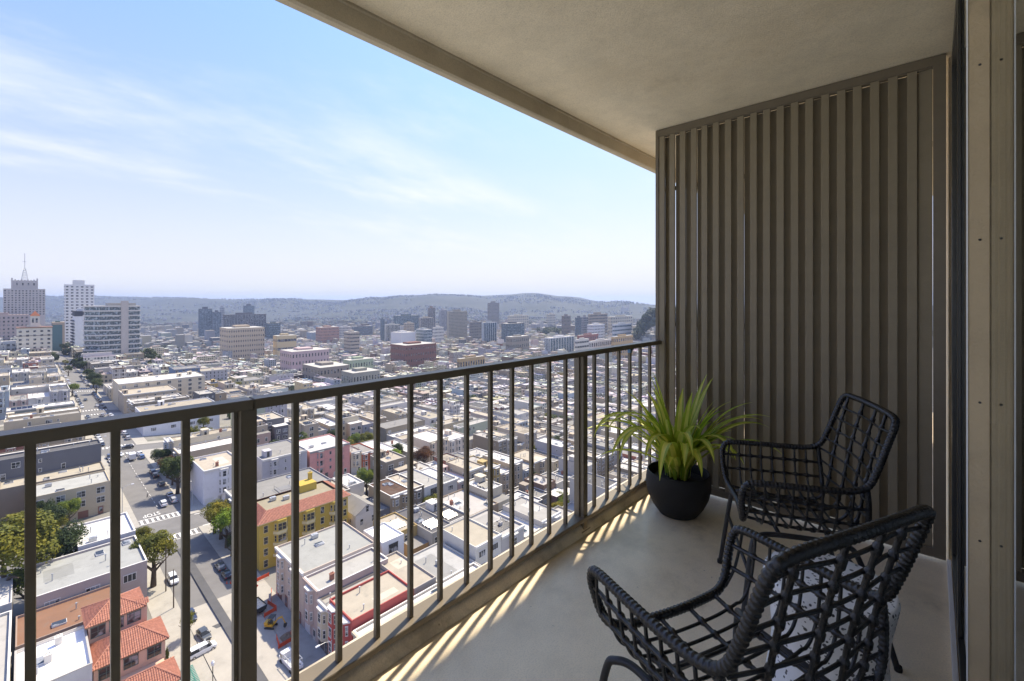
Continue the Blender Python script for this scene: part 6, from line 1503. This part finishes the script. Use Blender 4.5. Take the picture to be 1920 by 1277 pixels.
for u, v, rz, kd, cc, lb in ((33.4, 330, 0, 'sedan', 'blue', 'blue saloon driving up the long street'), (29.6, 352, math.pi, 'suv', 'navy', 'navy car coming down the long street'), (33, 372, 0, 'suv', 'silver', 'silver car stopped before the third crosswalk'), (29.6, 281, math.pi, 'suv', 'black', 'black car crossing the second junction'), (34, 283, math.pi/2, 'suv', 'black', 'black car turning at the second junction'), (33.5, 408, 0, 'sedan', 'white', 'white saloon past the third crosswalk'), (29.8, 436, math.pi, 'sedan', 'dark grey', 'dark grey saloon far up the long street')): car(kd, u, v, rz, CC[cc], lb)
PARK = []; CROSSCARS = []
for i in range(64):      # cars along the cross streets on the right
    sv = rg.choice([177, 177, 177, 281.8]); sd = rg.choice([-1, 1]); u = rg.uniform(46, 400); cc = rg.choice(list(CC))
    if any(abs(u-s) < 13 for s in SU): continue
    if any(abs(u-x_) < 5.6 and (sv, sd) == y_ for x_, y_ in PARK): continue
    PARK.append((u, (sv, sd)))
    CROSSCARS.append((sv, sd, u, cc, rg.choice(['sedan', 'suv', 'hatch'])))
cnt = {}
for sv, sd, u, cc, kd in sorted(CROSSCARS):
    k = cnt[(sv, sd)] = cnt.get((sv, sd), -1)+1
    car(kd, u, sv+sd*4.4, math.pi/2*sd, CC[cc], '%s car, %s parked along the %s kerb of the %s cross street' % (cc, ORD[min(k, 24)], 'far' if sd > 0 else 'near', 'first' if sv == 177 else 'second'), 'cars parked along the cross streets')
for i in range(5):
    u, v = ray(968+i*8, 286-i); car('sedan', u, v, R(20), CC[['silver', 'white', 'white', 'dark grey', 'black'][i]], '%s car, %s in the row in the parking court' % (['silver', 'white', 'white', 'dark grey', 'black'][i], ORD[i]))
# box van in the street
def simple_truck(name, label, u, v, rz, cab, boxc, kind):
    z = gz(u, v); t_ = thing(name, label, 'truck', (u, v, z), rz)
    b = MB(); b.box(-1.0, 1.0, 1.55, 3.1, .45, 1.25); b.box(-.98, .98, 1.5, 2.75, 1.25, 2.15); b.box(-.9, .9, 3.1, 3.35, .5, 1.15); me = bevel(b.mesh('cab', MT['car']), .06, 2); put('cab', me, t_, color=cab)
    b = MB(); b.add([(-.9,2.79,1.3), (.9,2.79,1.3), (.85,2.765,2.05), (-.85,2.765,2.05)], [(0,1,2,3)]); [b.add([(s*1.0,1.75,1.3), (s*1.0,2.6,1.3), (s*.995,2.6,2.0), (s*.995,1.75,2.0)], [(0,1,2,3)]) for s in (-1, 1)]; b.build('cab_glass', MT['carglass'], t_)
    b = MB(); b.box(-.45, .45, -2.9, 3.0, .45, .62); b.build('chassis', MT['rubber'], t_)
    if kind == 'box': b = MB(); b.box(-1.1, 1.1, -3.0, 1.4, .7, 2.9); put('cargo_box', bevel(b.mesh('cargo_box', MT['car']), .04, 2), t_, color=boxc)
    elif kind == 'dump':
        b = MB(); b.add([(-1.1,-3.1,.85), (1.1,-3.1,.85), (1.1,1.2,.85), (-1.1,1.2,.85), (-1.25,-3.3,1.9), (1.25,-3.3,1.9), (1.25,1.35,1.9), (-1.25,1.35,1.9), (-1.12,-3.15,1.9), (1.12,-3.15,1.9), (1.12,1.22,1.9), (-1.12,1.22,1.9)], [(0,1,5,4), (1,2,6,5), (2,3,7,6), (3,0,4,7), (0,3,2,1), (4,5,9,8), (5,6,10,9), (6,7,11,10), (7,4,8,11)]); put('tipper_body', b.mesh('tipper_body', MT['car']), t_, color=boxc)
        rgt = random.Random(2); b = MB(); nx, ny = 8, 12
        for j in range(ny+1):
            for i in range(nx+1):
                e = min(i, nx-i, 2)/2*min(j, ny-j, 2)/2; b.v.append((-1.12+2.24*i/nx, -3.15+4.37*j/ny, 1.7+.5*e*rgt.uniform(.5, 1)))
        for j in range(ny):
            for i in range(nx): q = j*(nx+1)+i; b.f.append((q, q+1, q+nx+2, q+nx+1)); b.m.append(0)
        b.build('rubble_load', MT['kerb'], t_)
    else:
        b = MB(); b.box(-1.05, 1.05, -2.9, 1.4, .7, .85); b.box(-1.05, -.97, -2.9, 1.4, .85, 1.45); b.box(.97, 1.05, -2.9, 1.4, .85, 1.45); b.box(-.97, .97, -2.9, -2.82, .85, 1.4); put('flat_bed', b.mesh('flat_bed', MT['car']), t_, color=boxc)
        b = MB()
        for y in (-2.6, -.6, 1.2): [b.box(s*.98-.04, s*.98+.04, y-.04, y+.04, 1.45, 2.3) for s in (-1, 1)]
        for s in (-1, 1): b.box(s*.98-.05, s*.98+.05, -2.8, 1.4, 2.3, 2.4)
        for y in (-2.6, -.6, 1.2): b.box(-.93, .93, y-.05, y+.05, 2.3, 2.4)
        b.build('ladder_rack', MT['metal'], t_)
    b = MB(); b.tube([(-.15,0,0), (.15,0,0)], .45, 14); wm = b.mesh('wheel', [MT['rubber']])
    for sx in (-1, 1):
        for y in (2.2, -1.9): put('wheel', wm, t_, (sx*.95, y, .45))
    return t_
simple_truck('box_van', 'white box van driving down the long street beside parked cars', 33, 262, 0, (.7,.7,.7), (.62,.63,.64), 'box')
simple_truck('dump_truck', 'black dump truck loaded with rubble beside the excavator', 37.4, 117.6, R(6), (.7,.7,.7), (.015,.015,.017), 'dump')
simple_truck('work_truck', 'white work truck with ladder rack parked below the road works', 36.6, 94.5, R(4), (.72,.72,.72), (.72,.72,.72), 'pickup')
# mini excavator
MT['yel'] = mat('machine_yellow', (.60,.33,.02), rough=.4, var=.1); MT['orange'] = mat('orange_mesh', (.62,.07,.02), rough=.6, var=.15, nscale=4)
z = gz(37.6, 108.8); ex_ = thing('mini_excavator', 'yellow mini excavator digging beside the dump truck', 'excavator', (37.8, 108.8, z), R(-140))
for sx in (-1, 1):
    b = MB(); b.prism([(sx*.75-.2, -1.1), (sx*.75+.2, -1.1), (sx*.75+.2, 1.1), (sx*.75-.2, 1.1)], .02, .5, 0, True, True); put('track', bevel(b.mesh('track', MT['rubber']), .12, 3), ex_)
b = MB(); b.box(-.8, .8, -1.2, .8, .62, 1.05); b.box(-.8, .8, -1.25, -.3, 1.05, 1.6); put('body', bevel(b.mesh('body', MT['yel']), .12, 3), ex_)
b = MB(); [b.box(sx*.6-.04, sx*.6+.04, y-.04, y+.04, 1.05, 2.45) for sx in (-1, 1) for y in (-.25, .7)]; b.box(-.72, .72, -.4, .85, 2.45, 2.55); b.box(-.3, .3, -.25, .3, 1.05, 1.45); b.build('canopy', MT['dark_alu'], ex_)
b = MB(); b.tube([(0,.8,.9), (0,1.5,2.0), (0,2.6,2.5)], .14, 8); b.build('boom', MT['yel'], ex_)
b = MB(); b.tube([(0,2.55,2.5), (0,3.3,1.2)], .1, 8); b.tube([(0,1.6,2.3), (0,2.7,2.75)], .06, 6); b.build('arm', MT['yel'], ex_)
b = MB(); b.add([(-.3,3.1,1.2), (.3,3.1,1.2), (.3,3.6,1.0), (-.3,3.6,1.0), (-.3,3.0,.5), (.3,3.0,.5), (.3,3.4,.3), (-.3,3.4,.3)], [(0,1,2,3), (0,4,5,1), (4,7,6,5), (0,3,7,4), (1,5,6,2)]); b.build('bucket', MT['dark_alu'], ex_)
def barrier(u, v, rz, ln, lb):
    z = gz(u, v); bt = thing('orange_barrier', lb, 'barrier', (u, v, z+.14), rz)
    b = MB(); b.box(-ln/2, ln/2, -.04, .04, .25, 1.1); b.build('mesh_panel', MT['orange'], bt)
    for x in (-ln/2, ln/2): b = MB(); b.box(x-.05, x+.05, -.06, .06, 0, 1.2); b.build('post', MT['orange'], bt)
barrier(42, 128.5, R(8), 4.5, 'orange barrier by the yellow building wall'); barrier(41.6, 119.5, R(70), 4.2, 'orange barrier in front of the scalloped beige house'); barrier(40.4, 115.7, R(100), 3.6, 'orange barrier bent toward the dump truck'); barrier(39.2, 113.2, R(10), 2.8, 'short orange barrier closing the trench'); barrier(40.6, 104.2, R(60), 3.2, 'orange barrier beside the excavator bucket'); barrier(38.6, 101, R(5), 4.2, 'orange barrier round the dirt pile'); barrier(37, 102.6, R(80), 2.6, 'orange barrier at the road edge of the dirt pile')
b = MB(); rgd = random.Random(4)
for j in range(9):
    for i in range(9): dd = math.hypot(i-4, j-4)/4; b.v.append(((i-4)*.42, (j-4)*.42, max(0, (1-dd))*1.0*rgd.uniform(.6, 1)))
for j in range(8):
    for i in range(8): b.f.append((j*9+i, j*9+i+1, j*9+i+10, j*9+i+9)); b.m.append(0)
MT['dirt'] = mat('dug_earth', (.20,.15,.10), rough=1, var=.3, nscale=2); tag(b.build('dirt_pile', MT['dirt'], None, (39.0, 103.2, gz(39, 103)+.13)), 'pile of dug brown earth fenced by orange barriers', 'dirt pile')
b = MB(); b.box(-.18, .18, -.18, .18, 0, .04); b.lathe([(.14, .04), (.03, .7), (0, .7)], 10); cm = b.mesh('traffic_cone', [MT['orange']])
for i, (u, v) in enumerate(((35.6, 133), (36.3, 132.4), (37.0, 132.9))): tag(put('traffic_cone', cm, None, (u, v, gz(u, v)+.012)), 'orange traffic cone in the group behind the black hatchback', 'cone', 'traffic cones behind the black hatchback')
sg = thing('road_sign', 'orange diamond road-works sign on a stand by the trench', 'sign', (39.6, 124, gz(39.6, 124)+.14)); b = MB(); b.box(-.03, .03, -.03, .03, 0, 1.6); b.build('pole', MT['metal'], sg); b = MB(); b.add([(0,-.05,1.1), (.55,-.05,1.65), (0,-.05,2.2), (-.55,-.05,1.65), (0,-.02,1.1), (.55,-.02,1.65), (0,-.02,2.2), (-.55,-.02,1.65)], [(0,1,2,3), (7,6,5,4), (0,4,5,1), (1,5,6,2), (2,6,7,3), (3,7,4,0)]); b.build('sign_plate', MT['orange'], sg)
# street lamps and poles
def lamp(u, v, rz, lb, h=8.5, arm=2.4):
    lp = thing('street_lamp', lb, 'street lamp', (u, v, gz(u, v)+.14), rz)
    b = MB(); b.tube([(0,0,0), (0,0,h)], lambda i: [.11,.07][i], 8); b.build('pole', MT['metal'], lp)
    b = MB(); b.tube([(0,0,h-.3), (0,arm*.5,h+.2), (0,arm,h+.25)], .05, 6); b.build('arm', MT['metal'], lp)
    b = MB(); b.box(-.16, .16, arm-.1, arm+.65, h+.18, h+.34); b.build('lamp_head', MT['lamp_white'], lp)
lamp(40.2, 84.5, R(90), 'street lamp reaching over the road by the red house'); lamp(22.6, 199, R(-90), 'street lamp on the left corner past the crosswalk'); lamp(40.4, 190.5, R(90), 'street lamp at the pale corner house'); lamp(22.8, 276, R(-90), 'white street lamp by the bright green tree'); lamp(130, 169.2, R(180), 'street lamp beside the rust-brown tree')
lp = thing('post_lamp', 'old-style post lamp on the pavement across from the work truck', 'street lamp', (24.2, 99, gz(24.2, 99)+.14)); b = MB(); b.tube([(0,0,0), (0,0,4.4)], .08, 8); b.build('pole', MT['dark_alu'], lp); b = MB(); b.lathe([(.06,4.4), (.24,4.6), (.3,5.1), (.12,5.4), (0,5.5)], 10); b.build('lantern', MT['lamp_white'], lp)
for i, (u, v, lb) in enumerate(((24.1, 131, 'thin wooden pole at the kerb before the mauve grey building'), (24.1, 139.5, 'taller wooden pole beside the tall street tree'))):
    b = MB(); b.tube([(0,0,0), (0,0,9+i*2)], lambda k: [.14,.1][k], 7); tag(b.build('utility_pole', MT['bark'], None, (u, v, gz(u, v)+.14)), lb, 'pole')
# blue tarpaulin on a roof
u, v = ray(542, 470)
# person crossing: one skinned figure
def person(u, v, rz, lb, cloth):
    vs = [(0,0,.95), (0,0,1.2), (0,0,1.42), (0,.02,1.55), (0,.03,1.68), (.1,0,.9), (.13,.16,.5), (.13,.12,.06), (.13,.24,.03), (-.1,0,.9), (-.12,-.08,.5), (-.12,-.28,.08), (-.12,-.16,.03), (.2,0,1.4), (.26,-.06,1.12), (.27,.04,.88), (-.2,0,1.4), (-.26,.06,1.12), (-.27,.16,.9)]
    es = [(0,1), (1,2), (2,3), (3,4), (0,5), (5,6), (6,7), (7,8), (0,9), (9,10), (10,11), (11,12), (2,13), (13,14), (14,15), (2,16), (16,17), (17,18)]
    rr = [.15,.14,.15,.06,.1,.1,.07,.045,.04,.1,.07,.045,.04,.07,.05,.04,.07,.05,.04]
    me = bpy.data.meshes.new('person'); me.from_pydata(vs, es, []); o = bpy.data.objects.new('person', me); col.objects.link(o)
    md = o.modifiers.new('skin', 'SKIN'); sv_ = me.skin_vertices[0].data if me.skin_vertices else None
    if sv_ is None:
        bm = bmesh.new(); bm.from_mesh(me); bm.verts.layers.skin.verify(); bm.to_mesh(me); bm.free(); sv_ = me.skin_vertices[0].data
    for d, r in zip(sv_, rr): d.radius = (r, r)
    sv_[0].use_root = True
    o.modifiers.new('sub', 'SUBSURF').levels = 1; me.materials.append(MT['trim']); o.color = (*cloth, 1)
    o.location = (u, v, gz(u, v)+.02); o.rotation_euler = (0, 0, rz); tag(o, lb, 'person'); return o
person(30.4, 207, R(80), 'person in dark clothes walking across the street', (.03,.03,.04)); u, v = ray(973, 292); person(u, v, 0, 'person in dark clothes standing near the parking court', (.025,.025,.03))

# ================================================================== HAZE
hb = MB(); ZLO, ZHI = min(TZ)-8, max(max(TZ)+30, EYE+110)
X0, X1, Y0_, Y1_ = min(TX)-300, max(TX)+300, min(TY)-300, max(TY)+300
hb.prism([(X0, Y0_), (X1, Y0_), (X1, Y1_), (X0, Y1_)], ZLO, ZHI, 0, True, True); print('HAZE', X0, X1, Y0_, Y1_, ZLO, ZHI)
hzm = bpy.data.materials.new('haze_air'); hzm.use_nodes = True; t = hzm.node_tree; t.nodes.remove(t.nodes['Principled BSDF'])
pv = N(t, 'ShaderNodeVolumePrincipled'); pv.inputs['Color'].default_value = (.46,.58,.84,1); pv.inputs['Density'].default_value = 0.000085; pv.inputs['Anisotropy'].default_value = .2
L(t, pv.outputs[0], t.nodes['Material Output'].inputs['Volume'])
HAZE = hb.build('haze', hzm); HAZE['kind'] = 'stuff'; HAZE['label'] = 'thin blue marine haze lying over the city'; HAZE['category'] = 'haze'
